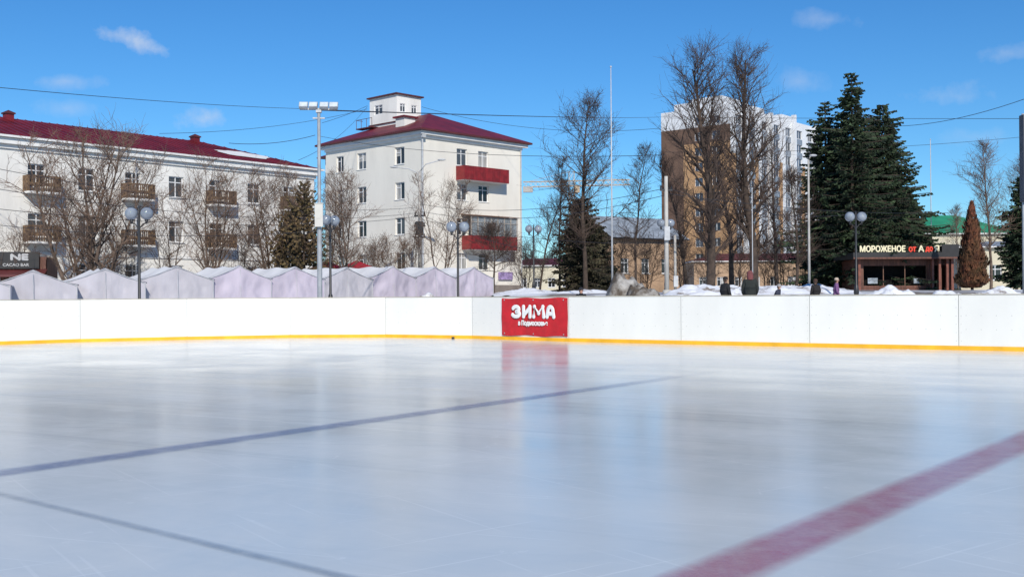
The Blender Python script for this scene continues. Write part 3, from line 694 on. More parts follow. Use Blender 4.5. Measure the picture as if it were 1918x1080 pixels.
for px,py,d,rz in ((261,399,40,0),(619,412,47,60),(858,424,48,15),(1000,428,66,10),(1248,417,62,5),(1604,405,51,5)):
    z=Z(px,py,d); x=X(px,d)
    r=root("street_lamp",(x,d,z-hgt),R(rz),"black cast-iron street lamp with two glass globes","street lamp","twin-globe street lamps",1)
    obj("pole",pm,r); obj("arm",am,r)
    for sx in (-.29,.29):
        gobj=obj("globe",gm,r,(sx,0,hgt-.02)); obj("globe_cap",cm,gobj)
# ---------------- FLOODLIGHT MAST
d=40; px=599; zb=g(X(px,d),d); ht=Z(px,205,d)-zb
r=root("floodlight_mast",(X(px,d),d,zb),R(4),"tall light grey steel mast with floodlights and a control box","floodlight")
mg=nmat("galvanised_mast",(.36,.37,.38),.5,.15,3,metal=.3)
mb=MB(); mb.tube([(0,0,-.3),(0,0,ht*.45),(0,0,ht*.451),(0,0,ht)],[.10,.09,.07,.06],12,0,True); mb.tube([(0,0,-.1),(0,0,.12)],[.2,.2],12,0,True); obj("mast",mb.mesh("mast",mg,False),r)
mb=MB(); mb.box(-.7,.7,-.03,.03,ht-.02,ht+.05); mb.box(-.1,.1,-.1,.1,ht-.12,ht-.02); mb.box(-.22,.22,-.04,.04,ht-.35,ht-.30); obj("crossbar",mb.mesh("crossbar",M['steel']),r)
for x in (-.56,-.2,.2,.56):
    mb=MB(); Mx=Matrix.Translation((x,-.08,ht+.16))@Matrix.Rotation(R(-38),4,'X')
    mb.box(-.16,.16,-.03,.09,-.13,.13,0,Mx)
    for q in range(5): mb.box(-.14+q*.065,-.13+q*.065,.09,.13,-.12,.12,0,Mx)
    f=obj("floodlight",mb.mesh("floodlight",M['steel']),r)
    mb=MB(); mb.box(-.14,.14,-.036,-.031,-.11,.11,0,Mx); obj("lens",mb.mesh("lens",M['lens']),f)
zb_=Z(px,425,d)-zb; mb=MB(); mb.box(-.15,.15,-.22,-.08,zb_,zb_+.85); mb.box(-.17,.17,-.24,-.07,zb_+.85,zb_+.88); mb.box(-.08,.08,-.23,-.221,zb_+.3,zb_+.5); obj("control_box",mb.mesh("control_box",nmat("cream_box",(.55,.53,.48),.5,.05,3)),r)
# ---------------- COBRA STREET LIGHT
d=84; px=787; zb=g(X(px,d),d); x=X(px,d); ht=Z(px,322,d)-zb
r=root("street_light",(x,d,zb),0,"grey concrete street light post with two curved arms","street light")
mb=MB(); mb.tube([(0,0,-.3),(0,0,ht)],[.17,.11],10,0,True); obj("pole",mb.mesh("pole",M['concrete'],True),r)
mb=MB(); mb.tube([(0,0,ht-.6),(0,0,ht),(.5,0,ht+.6),(1.75,0,ht+.95)],[.05]*4,6); mb.tube([(0,0,ht-.6),(-.1,0,ht-.1),(-.8,0,ht+.25),(-2.0,0,ht+.4)],[.05]*4,6); obj("arm",mb.mesh("arm",M['steel_l'],True),r)
for sx,zz_ in ((1.75,ht+.95),(-2.0,ht+.4)):
    mb=MB(); mb.sphere((sx,0,zz_),.3,10,6,0,(1.1,.5,.28)); obj("lamp_head",mb.mesh("lamp_head",M['steel_l'],True),r)
for z in (ht-3.5,ht-4.3,ht-5.2):
    mb=MB(); mb.box(-.45,.45,-.06,.06,z,z+.12); mb.tube([(-.35,0,z+.12),(-.35,0,z+.35)],[.06,.05],6); mb.tube([(.35,0,z+.12),(.35,0,z+.35)],[.06,.05],6)
    obj("crossarm",mb.mesh("crossarm",M['black']),r)
mb=MB(); mb.box(-.3,.3,-.35,-.18,ht-5.0,ht-3.9)
obj("junction_box",mb.mesh("junction_box",M['black']),r)
# ---------------- simple poles
def pole(name,px,ytop,d,r0,r1,mat,label,cat,extra=None,lean=0):
    x=X(px,d); zb=g(x,d); ht=Z(px,ytop,d)-zb
    r=root(name,(x,d,zb),0,label,cat)
    mb=MB(); mb.tube([(0,0,-.3),(0,0,ht*.5),(lean,0,ht)],[r0,(r0+r1)/2,r1],10,0,True); mb.tube([(0,0,-.2),(0,0,.15)],[r0*1.8,r0*1.8],10,0,True)
    obj("pole",mb.mesh("pole",mat,True),r); 
    if extra: extra(r,ht,mat)
    return r
def finial(r,ht,mat):
    mb=MB(); mb.sphere((0,0,ht+.05),.05,8,6); obj("finial",mb.mesh("finial",mat,True),r)
pole("flagpole",1147,127,50,.05,.018,M['steel_l'],"tall thin white flagpole without a flag","flagpole",finial)
def conc(r,ht,mat):
    mb=MB(); mb.box(-.32,.32,-.05,.05,ht-.75,ht-.67); mb.tube([(-.28,0,ht-.67),(-.28,0,ht-.5)],[.04,.03],6); mb.tube([(.28,0,ht-.67),(.28,0,ht-.5)],[.04,.03],6); obj("crossarm",mb.mesh("crossarm",M['black']),r)
    mb=MB(); mb.box(-.14,.14,-.3,-.13,ht-3.3,ht-2.6); obj("junction_box",mb.mesh("junction_box",M['steel_l']),r)
pole("utility_pole",1249,330,55,.12,.09,nmat("whitewashed_concrete",(.46,.44,.40),.85,.1,2),"pale concrete utility pole carrying wires","utility pole",conc)
pole("utility_pole",1265,440,68,.09,.08,M['concrete'],"short pale concrete post","utility pole",conc)
def lh(r,ht,mat):
    mb=MB(); mb.tube([(0,0,ht-.2),(0,0,ht),(.1,0,ht+.2),(.2,0,ht+.25)],[.04]*4,6); obj("arm",mb.mesh("arm",mat,True),r)
    mb=MB(); mb.sphere((.25,0,ht+.25),.18,10,6,0,(1.2,.6,.35)); obj("lamp_head",mb.mesh("lamp_head",M['steel_l'],True),r)
pole("street_light",1516,300,56,.07,.045,M['concrete'],"slim grey street light post with one small head","street light",lh)
pole("flagpole",1410,355,60,.03,.02,M['steel_l'],"thin white flagpole in front of the lindens","flagpole",finial)
pole("flagpole",1745,262,90,.045,.03,M['steel_l'],"thin white flagpole behind the kiosk","flagpole",finial)
def spk(r,ht,mat):
    mb=MB(); mb.box(-.08,.25,-.2,.1,ht-2.8,ht-.05); 
    for z in (ht-.6,ht-1.4,ht-2.2): mb.box(-.05,.22,-.215,-.201,z,z+.35)
    obj("speaker_column",mb.mesh("speaker_column",nmat("dark_grey_speaker",(.10,.10,.11),.6,.2,3)),r)
pole("speaker_mast",1919,213,34,.06,.05,M['steel'],"grey column loudspeaker on a steel mast","loudspeaker",spk)
# ---------------- WIRES
def wire(p0,p1,sag,r=.014,label="thin dark overhead wire between poles and houses"):
    a=Vector((X(p0[0],p0[2]),p0[2],Z(p0[0],p0[1],p0[2]))); b=Vector((X(p1[0],p1[2]),p1[2],Z(p1[0],p1[1],p1[2])))
    pts=[]
    for k in range(17):
        t=k/16; q=a+(b-a)*t; pts.append(tuple(q-a-Vector((0,0,sag*4*t*(1-t)))))
    mb=MB(); mb.tube(pts,[r*.8]*17,4)
    obj("overhead_wire",mb.mesh("overhead_wire",M['cable']),None,a,0,label=label,category="wire",group="overhead wires")
wire((-60,158,50),(590,204,95),.2,.02); wire((600,206,40),(1241,219,200),.2,.03)
wire((1241,219,200),(1980,222,120),.1,.035); wire((1655,236,70),(1990,160,45),.5,.018)
wire((430,268,80),(592,253,84),.3,.025); wire((600,255,84),(1250,290,55),.6,.018)
wire((792,200,100),(1240,240,90),1.0,.02); wire((787,382,84),(1249,352,55),.8,.018); wire((787,395,84),(1249,365,55),.9,.018)
wire((-60,305,45),(787,388,84),.9,.016); wire((-60,345,45),(787,398,84),.9,.016); wire((-60,385,50),(787,405,84),.8,.018); wire((-60,415,50),(620,430,60),.5,.016)
wire((1249,350,55),(1600,400,70),.7,.016); wire((1249,362,55),(1990,380,80),.9,.016); wire((605,230,90),(690,198,98),.1,.02); wire((560,300,80),(690,200,98),.6,.02); wire((1249,285,90),(1980,250,100),.5,.02)
wire((787,410,84),(1265,455,68),.6,.018); wire((300,250,75),(690,204,98),.5,.018); wire((787,400,84),(1000,470,66),.3,.018)
# ---------------- TREES
def bare(seed,Ht,spread,r0,n1=26,n2=8,n3=6,stems=1,lo=.2,up=.55,shape=None,leanout=.12,droop=0.0,twr=.010):
    rnd=random.Random(seed); tr=MB(); cw=MB()
    shape=shape or (lambda t: math.sin(math.pi*min(1,(t*.8+.2)))**.7*.9+.1)
    def rdir():
        a=rnd.uniform(0,2*math.pi); return Vector((math.cos(a),math.sin(a),0))
    def br(p,dr,L,r,nseg,jit,ups,mb,ns):
        pts=[tuple(p)]; rs=[r]; q=p.copy(); d=dr.copy()
        for k in range(nseg):
            d=(d+Vector((rnd.gauss(0,jit),rnd.gauss(0,jit),rnd.gauss(0,jit)+ups))).normalized()
            q=q+d*(L/nseg); pts.append(tuple(q)); rs.append(max(.005,r*(1-.85*(k+1)/nseg)))
        mb.tube(pts,rs,ns); return pts
    def at(pts,t):
        k=min(len(pts)-2,int(t*(len(pts)-1))); f=t*(len(pts)-1)-k; a=Vector(pts[k]); b=Vector(pts[k+1]); return a+(b-a)*f,(b-a).normalized()
    for s in range(stems):
        d0=(Vector((0,0,1))+ (rdir()*rnd.uniform(leanout*.5,leanout*2.2) if stems>1 else rdir()*.02)).normalized()
        HL=Ht*(rnd.uniform(.75,1.0) if stems>1 else 1.0)
        base=Vector((rnd.uniform(-.1,.1),rnd.uniform(-.1,.1),-.3)) if stems>1 else Vector((0,0,-.3))
        lead=br(base,d0,HL+.3,r0*(1 if stems==1 else .7),10,.05,.03,tr,8)
        for i in range(n1):
            t=lo+(1-lo)*((i+rnd.random())/n1); t=min(.985,t)
            p,ld=at(lead,t); 
            L=spread*shape((t-lo)/(1-lo))*rnd.uniform(.55,1.2)
            dr=(rdir()*(1)+Vector((0,0,up+.5*t+rnd.gauss(0,.2)))).normalized()
            rr=max(.014,r0*.42*(1-t*.75)*min(1,L/spread+.3))
            b1=br(p,dr,L,rr,6,.13,.07-droop,tr,5)
            for j in range(n2):
                t2=.15+.85*(j+rnd.random())/n2; t2=min(.99,t2); p2,d2=at(b1,t2)
                dd=(d2*.8+rdir()*.85+Vector((0,0,rnd.gauss(.22,.35)))).normalized(); L2=L*(.55-.25*t2)*rnd.uniform(.6,1.3)+.25
                b2=br(p2,dd,L2,max(.011,rr*.42),4,.16,.05-droop,cw,4)
                for k in range(n3):
                    t3=.15+.85*(k+rnd.random())/n3; t3=min(.99,t3); p3,d3=at(b2,t3)
                    dd=(d3*.8+rdir()*.8+Vector((0,0,rnd.gauss(.2,.4)))).normalized()
                    br(p3,dd,(L2*.5+.15)*rnd.uniform(.5,1.3),twr,3,.18,.03-droop,cw,3)
    return tr,cw
def place_bare(px,d,ytop,spread,seed,label,r0=.16,mats=('bark','twig'),name="bare_tree",cat="tree",group=None,**kw):
    x=X(px,d); zb=g(x,d); Ht=Z(px,ytop,d)-zb
    tr,cw=bare(seed,Ht*.96,spread,r0,**kw)
    r=root(name,(x,d,zb),0,label,cat,group)
    obj("trunk",tr.mesh("trunk",M[mats[0]],True),r); obj("crown",cw.mesh("crown",M[mats[1]]),r)
    return r
round_=lambda t: math.sin(math.pi*min(1,(t*.75+.22)))*1.0+.05
place_bare(155,57,205,3.3,11,"large leafless multi-stemmed tree before the white house",.19,stems=6,n1=16,n2=8,n3=5,lo=.2,up=.9,leanout=.30,twr=.011)
place_bare(25,58,395,2.0,12,"small leafless tree by the cafe",.09,stems=3,n1=9,n2=6,n3=4,lo=.2,up=.8)
place_bare(395,62,285,2.5,13,"leafless tree before the white house",.13,stems=4,n1=14,n2=7,n3=5,lo=.22,up=.8)
place_bare(500,64,290,2.7,14,"leafless twiggy tree beside the thuja",.13,stems=4,n1=15,n2=8,n3=5,lo=.2,up=.8)
place_bare(320,63,345,1.9,15,"slim young leafless tree",.07,stems=3,n1=12,n2=6,n3=4,up=.9)
place_bare(655,66,290,2.1,16,"leafless tree between the two houses",.11,stems=3,n1=15,n2=8,n3=5,up=.9)
place_bare(615,70,320,1.8,61,"leafless tree between the two houses",.09,stems=3,n1=14,n2=7,n3=5,up=.9)
place_bare(828,80,320,2.4,17,"leafless young tree by the cream house",.09,stems=3,n1=14,n2=7,n3=5,up=.9)
place_bare(765,82,420,1.9,18,"low leafless bush by the cream house",.05,name="shrub",cat="shrub",stems=5,n1=8,n2=6,n3=4,lo=.1,up=.8)
place_bare(925,76,425,1.8,19,"rounded pruned leafless tree",.09,mats=('barkd','twigd'),n1=30,n2=9,n3=7,lo=.35,up=.3,shape=round_)
place_bare(715,80,440,1.6,20,"low leafless bush by the cream house",.05,name="shrub",cat="shrub",stems=5,n1=8,n2=6,n3=4,lo=.1,up=.8)
place_bare(1097,78,180,3.0,21,"tall dark leafless larch-like tree",.19,mats=('barkd','twigd'),n1=44,n2=10,n3=6,lo=.22,up=.45,shape=lambda t:.4+.8*math.sin(math.pi*min(1,t*.75+.25)),twr=.012)
place_bare(1190,74,262,1.7,22,"slim dark leafless tree",.10,mats=('barkd','twigd'),n1=36,n2=8,n3=5,lo=.2,up=.35)
place_bare(1010,80,325,1.6,23,"slim dark leafless tree",.09,mats=('barkd','twigd'),n1=30,n2=8,n3=5,lo=.2,up=.6)
place_bare(1048,84,290,1.9,24,"slim dark leafless tree",.10,mats=('barkd','twigd'),n1=30,n2=8,n3=5,lo=.2,up=.6)
lind=lambda t: .3+.85*math.sin(math.pi*min(1,t*.72+.2))
place_bare(1330,66,88,3.3,31,"tall old linden with dense bare upright crown",.30,mats=('barkd','twigd'),n1=56,n2=9,n3=6,lo=.15,up=.9,shape=lind,twr=.009)
place_bare(1412,68,88,3.0,32,"tall old linden with dense bare upright crown",.30,mats=('barkd','twigd'),n1=56,n2=9,n3=6,lo=.15,up=.9,shape=lind,twr=.009)
place_bare(1372,72,250,2.2,33,"bare linden with dark trunk",.20,mats=('barkd','twigd'),n1=26,n2=7,n3=5,lo=.2,up=1.0,shape=lind)
place_bare(1288,76,290,2.2,34,"bare linden with dark trunk",.15,mats=('barkd','twigd'),n1=28,n2=8,n3=5,lo=.2,up=.9,shape=lind)
place_bare(1455,74,270,2.2,35,"bare linden with dark trunk",.16,mats=('barkd','twigd'),n1=28,n2=8,n3=5,lo=.2,up=.9,shape=lind)
place_bare(1490,70,320,2.0,36,"slim bare tree beside the spruces",.12,mats=('barkd','twigd'),n1=28,n2=8,n3=6,lo=.2,up=.8)
place_bare(1856,82,262,2.5,37,"leafless tree by the rusty thuja",.13,mats=('bark','twig'),n1=32,n2=9,n3=6,lo=.25,up=.9)
place_bare(1905,90,275,2.5,38,"leafless tree by the cream building",.12,mats=('bark','twig'),n1=28,n2=9,n3=6,lo=.25,up=.9)
place_bare(1795,95,385,1.9,39,"leafless tree behind the kiosk",.09,mats=('bark','twig'),n1=22,n2=7,n3=6,up=.8)
def conifer(seed,Ht,Rr,dens=1.0,lo=.06,droop=.35,power=.85,wh=1.0,thin=1.0):
    rnd=random.Random(seed); tr=MB(); cw=MB()
    tr.tube([(0,0,-.3),(0,0,Ht*.5),(0,0,Ht*.98)],[.26*Ht/17,.15*Ht/17,.02],8)
    z=Ht*lo
    while z<Ht*.985:
        t=(z/Ht-lo)/(1-lo); n=rnd.randint(4,7)
        if t>.9: n=4
        L0=Rr*((1-t)**power)+.12
        a0=rnd.random()*6.28
        for i in range(n):
            a=a0+i*2*math.pi/n+rnd.gauss(0,.3)
            lum=1+.6*noise.noise(Vector((math.cos(a)*1.3+seed*3.1,math.sin(a)*1.3,z*.55)))
            L=L0*lum*rnd.uniform(.45,1.25)
            ca,sa=math.cos(a),math.sin(a); ns=max(3,int(L/.22*dens)); slope=.35*t-.05
            pts=[]
            for k in range(ns+1):
                s=k/ns; zz=z+L*(slope*s-droop*s*s+.22*s**4)+rnd.gauss(0,.025); pts.append((ca*L*s,sa*L*s,zz))
            pp=pts[::max(1,ns//3)]
            tr.tube(pp,[.03]*len(pp),3)
            for k in range(1,ns+1):
                s=k/ns; p=pts[k]; wl=((.5*(1-s)+.22)*min(1,L*.6+.25))*thin
                for sd in (-1,1):
                    for _ in range(2):
                        aa=a+sd*rnd.uniform(.4,1.3); l=wl*rnd.uniform(.5,1.4); dz=-l*rnd.uniform(.1,.8)
                        tip=(p[0]+math.cos(aa)*l,p[1]+math.sin(aa)*l,p[2]+dz); w=(.08+.05*rnd.random())*thin
                        q=(p[0]+ca*w*1.3,p[1]+sa*w*1.3,p[2]+.02); q2=(p[0]-ca*w,p[1]-sa*w,p[2]-.06); m=((p[0]+tip[0])/2+rnd.gauss(0,.05),(p[1]+tip[1])/2+rnd.gauss(0,.05),(p[2]+tip[2])/2-.1)
                        cw.add([q,tip,m,q2],[(0,1,2),(0,2,3)])
        z+=rnd.uniform(.16,.34)*Ht/15*wh
    return tr,cw
def place_con(px,d,ytop,Rr,seed,label,mat='spruce',name="spruce_tree",**kw):
    x=X(px,d); zb=g(x,d); Ht=Z(px,ytop,d)-zb; tr,cw=conifer(seed,Ht,Rr,**kw)
    r=root(name,(x,d,zb),0,label,"tree"); obj("trunk",tr.mesh("trunk",M['barkd'],True),r); obj("crown",cw.mesh("crown",M[mat]),r)
place_con(1598,78,130,3.9,1,"tall dark green spruce beside the kiosk",power=.78,wh=.95,thin=.9)
place_con(1655,80,192,4.4,2,"broad dark green spruce behind the kiosk",power=.72,wh=.85,thin=.9)
place_con(1548,80,182,2.7,3,"slender dark spruce with thin top",power=.62,thin=.85,wh=1.1)
place_con(1700,84,350,2.6,8,"smaller dark green spruce behind the kiosk",wh=.6,power=.7)
place_con(1628,84,215,3.7,10,"dark green spruce filling the group",power=.6,wh=.9)
place_con(1575,86,240,3.2,12,"dark green spruce filling the group",power=.6,wh=.9)
place_con(1915,84,325,2.2,4,"dark green spruce near the cream building")
place_con(1088,80,368,2.4,5,"bushy dark evergreen under the bare tree",mat='bush',name="evergreen_tree",power=.55,lo=.02,wh=1.2,thin=.75)
place_con(1118,82,420,1.7,6,"low dark evergreen beside the tan house",mat='bush',name="evergreen_tree",power=.5,lo=.02,wh=.9,thin=.8)
place_con(570,62,340,1.5,7,"narrow brownish green thuja beside the tents",mat='thuja',name="thuja_tree",power=.6,lo=.03,wh=1.9,thin=.65,droop=-.3)
place_con(542,64,395,1.2,9,"short brownish thuja beside the tents",mat='thuja',name="thuja_tree",power=.6,lo=.03,wh=1.7,thin=.65,droop=-.3)
def thuja(seed,Ht,Rr,n=5000):
    rnd=random.Random(seed); tr=MB(); cw=MB(); tr.tube([(0,0,-.3),(0,0,Ht*.9)],[.1,.02],6)
    for i in range(n):
        t=1-math.sqrt(rnd.random()); t=min(.98,t*1.02); z=Ht*(.02+.98*t); a=rnd.uniform(0,6.283)
        rad=Rr*(1-t)**.75*(min(1,t*8+.5))*(1+.45*noise.noise(Vector((math.cos(a)*1.5,math.sin(a)*1.5,z*1.2+seed))))*math.sqrt(rnd.uniform(.45,1.2))
        p=Vector((math.cos(a)*rad,math.sin(a)*rad,z)); l=rnd.uniform(.12,.32); o=Vector((math.cos(a)*.35,math.sin(a)*.35,1))*l; s=Vector((-math.sin(a),math.cos(a),0))*l*.35+Vector((rnd.gauss(0,.03),rnd.gauss(0,.03),0))
        cw.add([tuple(p-s),tuple(p+s),tuple(p+o)],[(0,1,2)])
    return tr,cw
def place_thuja(px,d,ytop,Rr,seed,mat,label,n=5000):
    x=X(px,d); zb=g(x,d); tr,cw=thuja(seed,Z(px,ytop,d)-zb,Rr,n); r=root("thuja_tree",(x,d,zb),0,label,"tree"); obj("trunk",tr.mesh("trunk",M['bark']),r); obj("crown",cw.mesh("crown",M[mat]),r)
place_thuja(1821,70,378,.98,2,'thujared',"narrow rusty red winter-burnt thuja",4500)
for i,(px,d,yt) in enumerate(((1275,86,440),(1325,88,450),(1385,86,440),(1435,88,445),(1470,84,440),(1500,86,430),(1540,90,440),(985,86,455),(1155,84,440),(1215,82,435),(450,70,410),(235,66,430),(700,88,455),(1580,88,420))):
    place_bare(px,d,yt,2.0,100+i,"tangled leafless shrub among the trees",.05,mats=('barkd','twigd'),name="shrub",cat="shrub",group="leafless shrubs",stems=4,n1=9,n2=6,n3=4,lo=.08,up=.6)
# far treeline (stuff)
rnd=random.Random(9); far=MB()
for i in range(230):
    px=-250+i*10.5+rnd.uniform(-8,8); d=rnd.uniform(185,260); x=X(px,d); h=rnd.uniform(5,9.5)
    far.tube([(x,d,1),(x+rnd.gauss(0,.3),d,1+h)],[.16,.03],3)
    for k in range(40):
        t=rnd.uniform(.1,1); z=1+h*t; a=rnd.uniform(0,6.28); L=(1.2-t)*2.4*rnd.uniform(.5,1.1)+.3
        p2=(x+math.cos(a)*L,d+math.sin(a)*L,z+L*rnd.uniform(.3,1.2)); far.tube([(x,d,z),p2],[.07,.03],3)
        for q in range(3):
            s=rnd.uniform(.3,1); b=(x+math.cos(a)*L*s,d+math.sin(a)*L*s,z+(p2[2]-z)*s); far.tube([b,(b[0]+rnd.gauss(0,.6),b[1],b[2]+rnd.uniform(.1,1))],[.035,.02],3)
obj("distant_trees",far.mesh("distant_trees",M['twigd']),kind="stuff",label="far-off mass of bare winter trees along the horizon",category="trees")
# ---------------- SNOW PILES
def mound(px0,px1,d,ytop,dep,mat,seed,label,rough=.28,amp=.6,lift=.66):
    x0,x1=X(px0,d),X(px1,d); cx=(x0+x1)/2; zb=g(cx,d)-.1; hh=Z((px0+px1)/2,ytop,d)-zb; rx=(x1-x0)/2
    mb=MB(); NU=max(30,int(rx*14)); NV=24
    for j in range(NV+1):
        for i in range(NU+1):
            u=-1+2*i/NU; v=-1+2*j/NV
            e=max(0,1-abs(u)**4)*max(0,1-v*v)
            n=lift+amp*noise.noise(Vector((u*rx*.7+seed,v*dep*.6,seed)))+rough*noise.noise(Vector((u*rx*2.2,v*dep*2,seed+4)))+rough*.7*noise.noise(Vector((u*rx*5,v*dep*5,seed+8)))
            mb.v.append((u*rx,v*dep,hh*e*max(.08,n)-.05))
    for j in range(NV):
        for i in range(NU): a=j*(NU+1)+i; mb.f.append((a,a+1,a+NU+2,a+NU+1)); mb.m.append(0)
    obj("snow_pile",mb.mesh("snow_pile",mat,True),None,(cx,d,zb),0,label=label,category="snow pile")
dl="dirty grey-brown heap of old snow behind the boards"
mound(1128,1215,46,512,1.4,M['dirtysnow'],1.2,dl,.22,.3,.9)
mound(1165,1245,44.5,520,1.0,M['dirtysnow'],7.2,dl,.25,.3,.9)
wl_="white bank of melting snow"; kl="low ridge of cleared snow before the kiosk"
mound(1235,1420,52,530,2.2,M['snow'],2.2,wl_,.2,.4,.8)
mound(1380,1610,56,529,2.4,M['snow'],3.1,wl_,.2,.4,.8)
mound(1590,1760,47,536,1.6,M['snow'],4.7,kl,.2,.4,.8)
mound(1720,1960,47,536,1.6,M['snow'],5.9,kl,.2,.4,.8)
mound(920,1060,64,539,2.4,M['snow'],6.4,wl_,.2,.4,.8)
mound(1030,1150,60,540,2.0,M['snow'],9.4,wl_,.2,.4,.8)
mound(760,900,52,545,1.2,M['snow'],10.4,"low ridge of snow in front of the tents",.2,.4,.7)
# ---------------- PEOPLE
def skinmesh(name,verts,edges,radii,mat,rootv=0,sub=1):
    me=bpy.data.meshes.new(name); me.from_pydata(verts,edges,[]); o=bpy.data.objects.new(name,me); COL.objects.link(o)
    s=o.modifiers.new("s",'SKIN'); s.use_smooth_shade=True
    for i,v in enumerate(me.skin_vertices[0].data):
        r_=radii[i]; v.radius=(r_,r_) if not isinstance(r_,tuple) else r_; v.use_root=(i==rootv)
    sb=o.modifiers.new("u",'SUBSURF'); sb.levels=sub; sb.render_levels=sub
    dg=bpy.context.evaluated_depsgraph_get(); m2=bpy.data.meshes.new_from_object(o.evaluated_get(dg)); bpy.data.objects.remove(o)
    m2.name=name; m2.materials.clear(); m2.materials.append(mat)
    for p_ in m2.polygons: p_.use_smooth=True
    return m2
def person(px,ytop,d,rot,label,jac,tro,hat,hair=(.05,.03,.02),build=1.0,hood=False,bent=0.0):
    x=X(px,d); zb=g(x,d)-.02; h=Z(px,ytop,d)-zb; s=h/1.75
    r=root("person",(x,d,zb),R(rot),label,"person"); r.scale=(s,s,s)
    V=[];E=[];Rd=[]
    def add(p,rad,par=None):
        V.append(p);Rd.append(rad)
        if par is not None: E.append((par,len(V)-1))
        return len(V)-1
    pel=add((0,0,.95),(.15*build,.11*build)); wa=add((0,0,1.10),(.13*build,.10*build),pel); ch=add((0,-.01-bent*.3,1.30),(.16*build,.11*build),wa); nk=add((0,-.02-bent*.5,1.46),(.055,.055),ch); hd0=add((0,-.03-bent*.6,1.54),(.065,.07),nk); hd1=add((0,-.03-bent*.6,1.62),(.08,.095),hd0); hd2=add((0,-.03-bent*.6,1.70),(.06,.07),hd1)
    arms=[]
    for sd in (-1,1):
        sh=add((sd*.18,-.01-bent*.4,1.40),.06,ch); el=add((sd*.25,.0-bent*.3,1.13),.043,sh); wr=add((sd*.22,-.12-bent*.2,.93),.028,el); ha=add((sd*.21,-.15-bent*.2,.86),(.035,.02),wr)
        arms.append((sh,el,wr,ha))
        hp=add((sd*.09,0,.88),.085*build,pel); kn=add((sd*.10,-.03*sd,.49),.058,hp); an=add((sd*.10,.02*sd,.09),.04,kn); ft=add((sd*.11,-.12+.02*sd,.04),.04,an)
        for k in range(4):
            f0=add((sd*(.185+.017*k),-.165-bent*.2,.82),.009,ha); f1=add((sd*(.185+.017*k),-.18-bent*.2,.785-.004*(1.5-abs(k-1.5))),.008,f0); add((sd*(.182+.017*k),-.17-bent*.2,.76),.007,f1)
        t0=add((sd*.17,-.17-bent*.2,.86),.011,ha); add((sd*.165,-.195-bent*.2,.83),.009,t0)
    bm_=skinmesh("body",V,E,Rd,M['skin'])
    body=obj("body",bm_,r)
    hy=-.03-bent*.6
    mb=MB(); mb.sphere((0,hy-.10,1.615),.018,8,6,0,(.8,1.1,1.4)); obj("nose",mb.mesh("nose",M['skin'],True),body)
    for sd in (-1,1):
        mb=MB(); mb.sphere((sd*.083,hy,1.62),.026,8,6,0,(.4,.8,1.2)); obj("ear",mb.mesh("ear",M['skin'],True),body)
        mb=MB(); mb.sphere((sd*.034,hy-.086,1.645),.011,8,6); obj("eye",mb.mesh("eye",M['kdark'],True),body)
    mb=MB(); mb.sphere((0,hy-.093,1.575),.02,8,6,0,(1.3,.3,.3)); obj("mouth",mb.mesh("mouth",M['redpanel'],True),body)
    jm=leafcloth("jacket_cloth",jac); tm=leafcloth("trouser_cloth",tro); hm=leafcloth("hat_cloth",hat)
    V2=[(0,0,.84),(0,0,1.0),(0,0,1.14),(0,-.01-bent*.3,1.31),(0,-.02-bent*.5,1.43)]; R2=[(.19*build,.15*build),(.185*build,.145*build),(.165*build,.135*build),(.185*build,.14*build),(.085,.085)]; E2=[(0,1),(1,2),(2,3),(3,4)]
    for sh,el,wr,ha in arms:
        b=len(V2); V2+= [V[sh],V[el],V[wr]]; R2+=[.088*build,.07,.055]; E2+=[(3,b),(b,b+1),(b+1,b+2)]
    obj("jacket",skinmesh("jacket",V2,E2,R2,jm,1),r)
    V3=[(0,0,.93)];R3=[(.165*build,.13*build)];E3=[]
    for sd in (-1,1):
        b=len(V3); V3+=[(sd*.095,0,.84),(sd*.10,-.03*sd,.49),(sd*.10,.02*sd,.13)]; R3+=[.10*build,.078,.065]; E3+=[(0,b),(b,b+1),(b+1,b+2)]
    obj("trousers",skinmesh("trousers",V3,E3,R3,tm,0),r)
    for sd in (-1,1):
        mb=MB(); mb.sphere((sd*.11,-.07+.02*sd,.05),.07,12,8,0,(.75,1.9,.75)); mb.tube([(sd*.10,.02*sd,.03),(sd*.10,.02*sd,.2)],[.062,.066],10,0,True)
        obj("boot",mb.mesh("boot",M['kdark'],True),r)
    mb=MB(); mb.sphere((0,hy+.008,1.675),.105,16,10,0,(.98,1.06,.85)); mb.tube([(0,hy+.005,1.64),(0,hy+.005,1.68)],[.104,.108],16)
    if hood: mb.tube([(0,hy+.05,1.44),(0,hy+.045,1.56),(0,hy+.03,1.68)],[.10,.115,.10],14)
    obj("hat",mb.mesh("hat",hm,True),r)
    mb=MB(); mb.tube([(0,hy+.01,1.42),(0,hy+.005,1.50)],[.10,.085],14); obj("scarf",mb.mesh("scarf",leafcloth("scarf_cloth",tuple(c*.8 for c in jac)),True),r)
    mb=MB(); mb.sphere((0,hy+.025,1.60),.095,14,8,0,(.95,.85,1)); obj("hair",mb.mesh("hair",leafcloth("hair",hair),True),r)
person(1358,518,42,120,"person in black padded jacket and dark hat, standing by the boards",(.012,.012,.014),(.03,.03,.035),(.015,.012,.012))
person(1405,507,41,175,"person in dark hooded coat seen from behind, reddish cap",(.018,.022,.02),(.02,.02,.025),(.16,.05,.05),build=1.12,hood=True)
person(1455,532,42,60,"child in dark jacket and pale cap leaning near the boards",(.03,.035,.06),(.03,.03,.04),(.35,.33,.32),bent=.15)
person(1528,522,44,-160,"person in black jacket with dark brown hat",(.015,.012,.012),(.02,.02,.02),(.06,.03,.02))
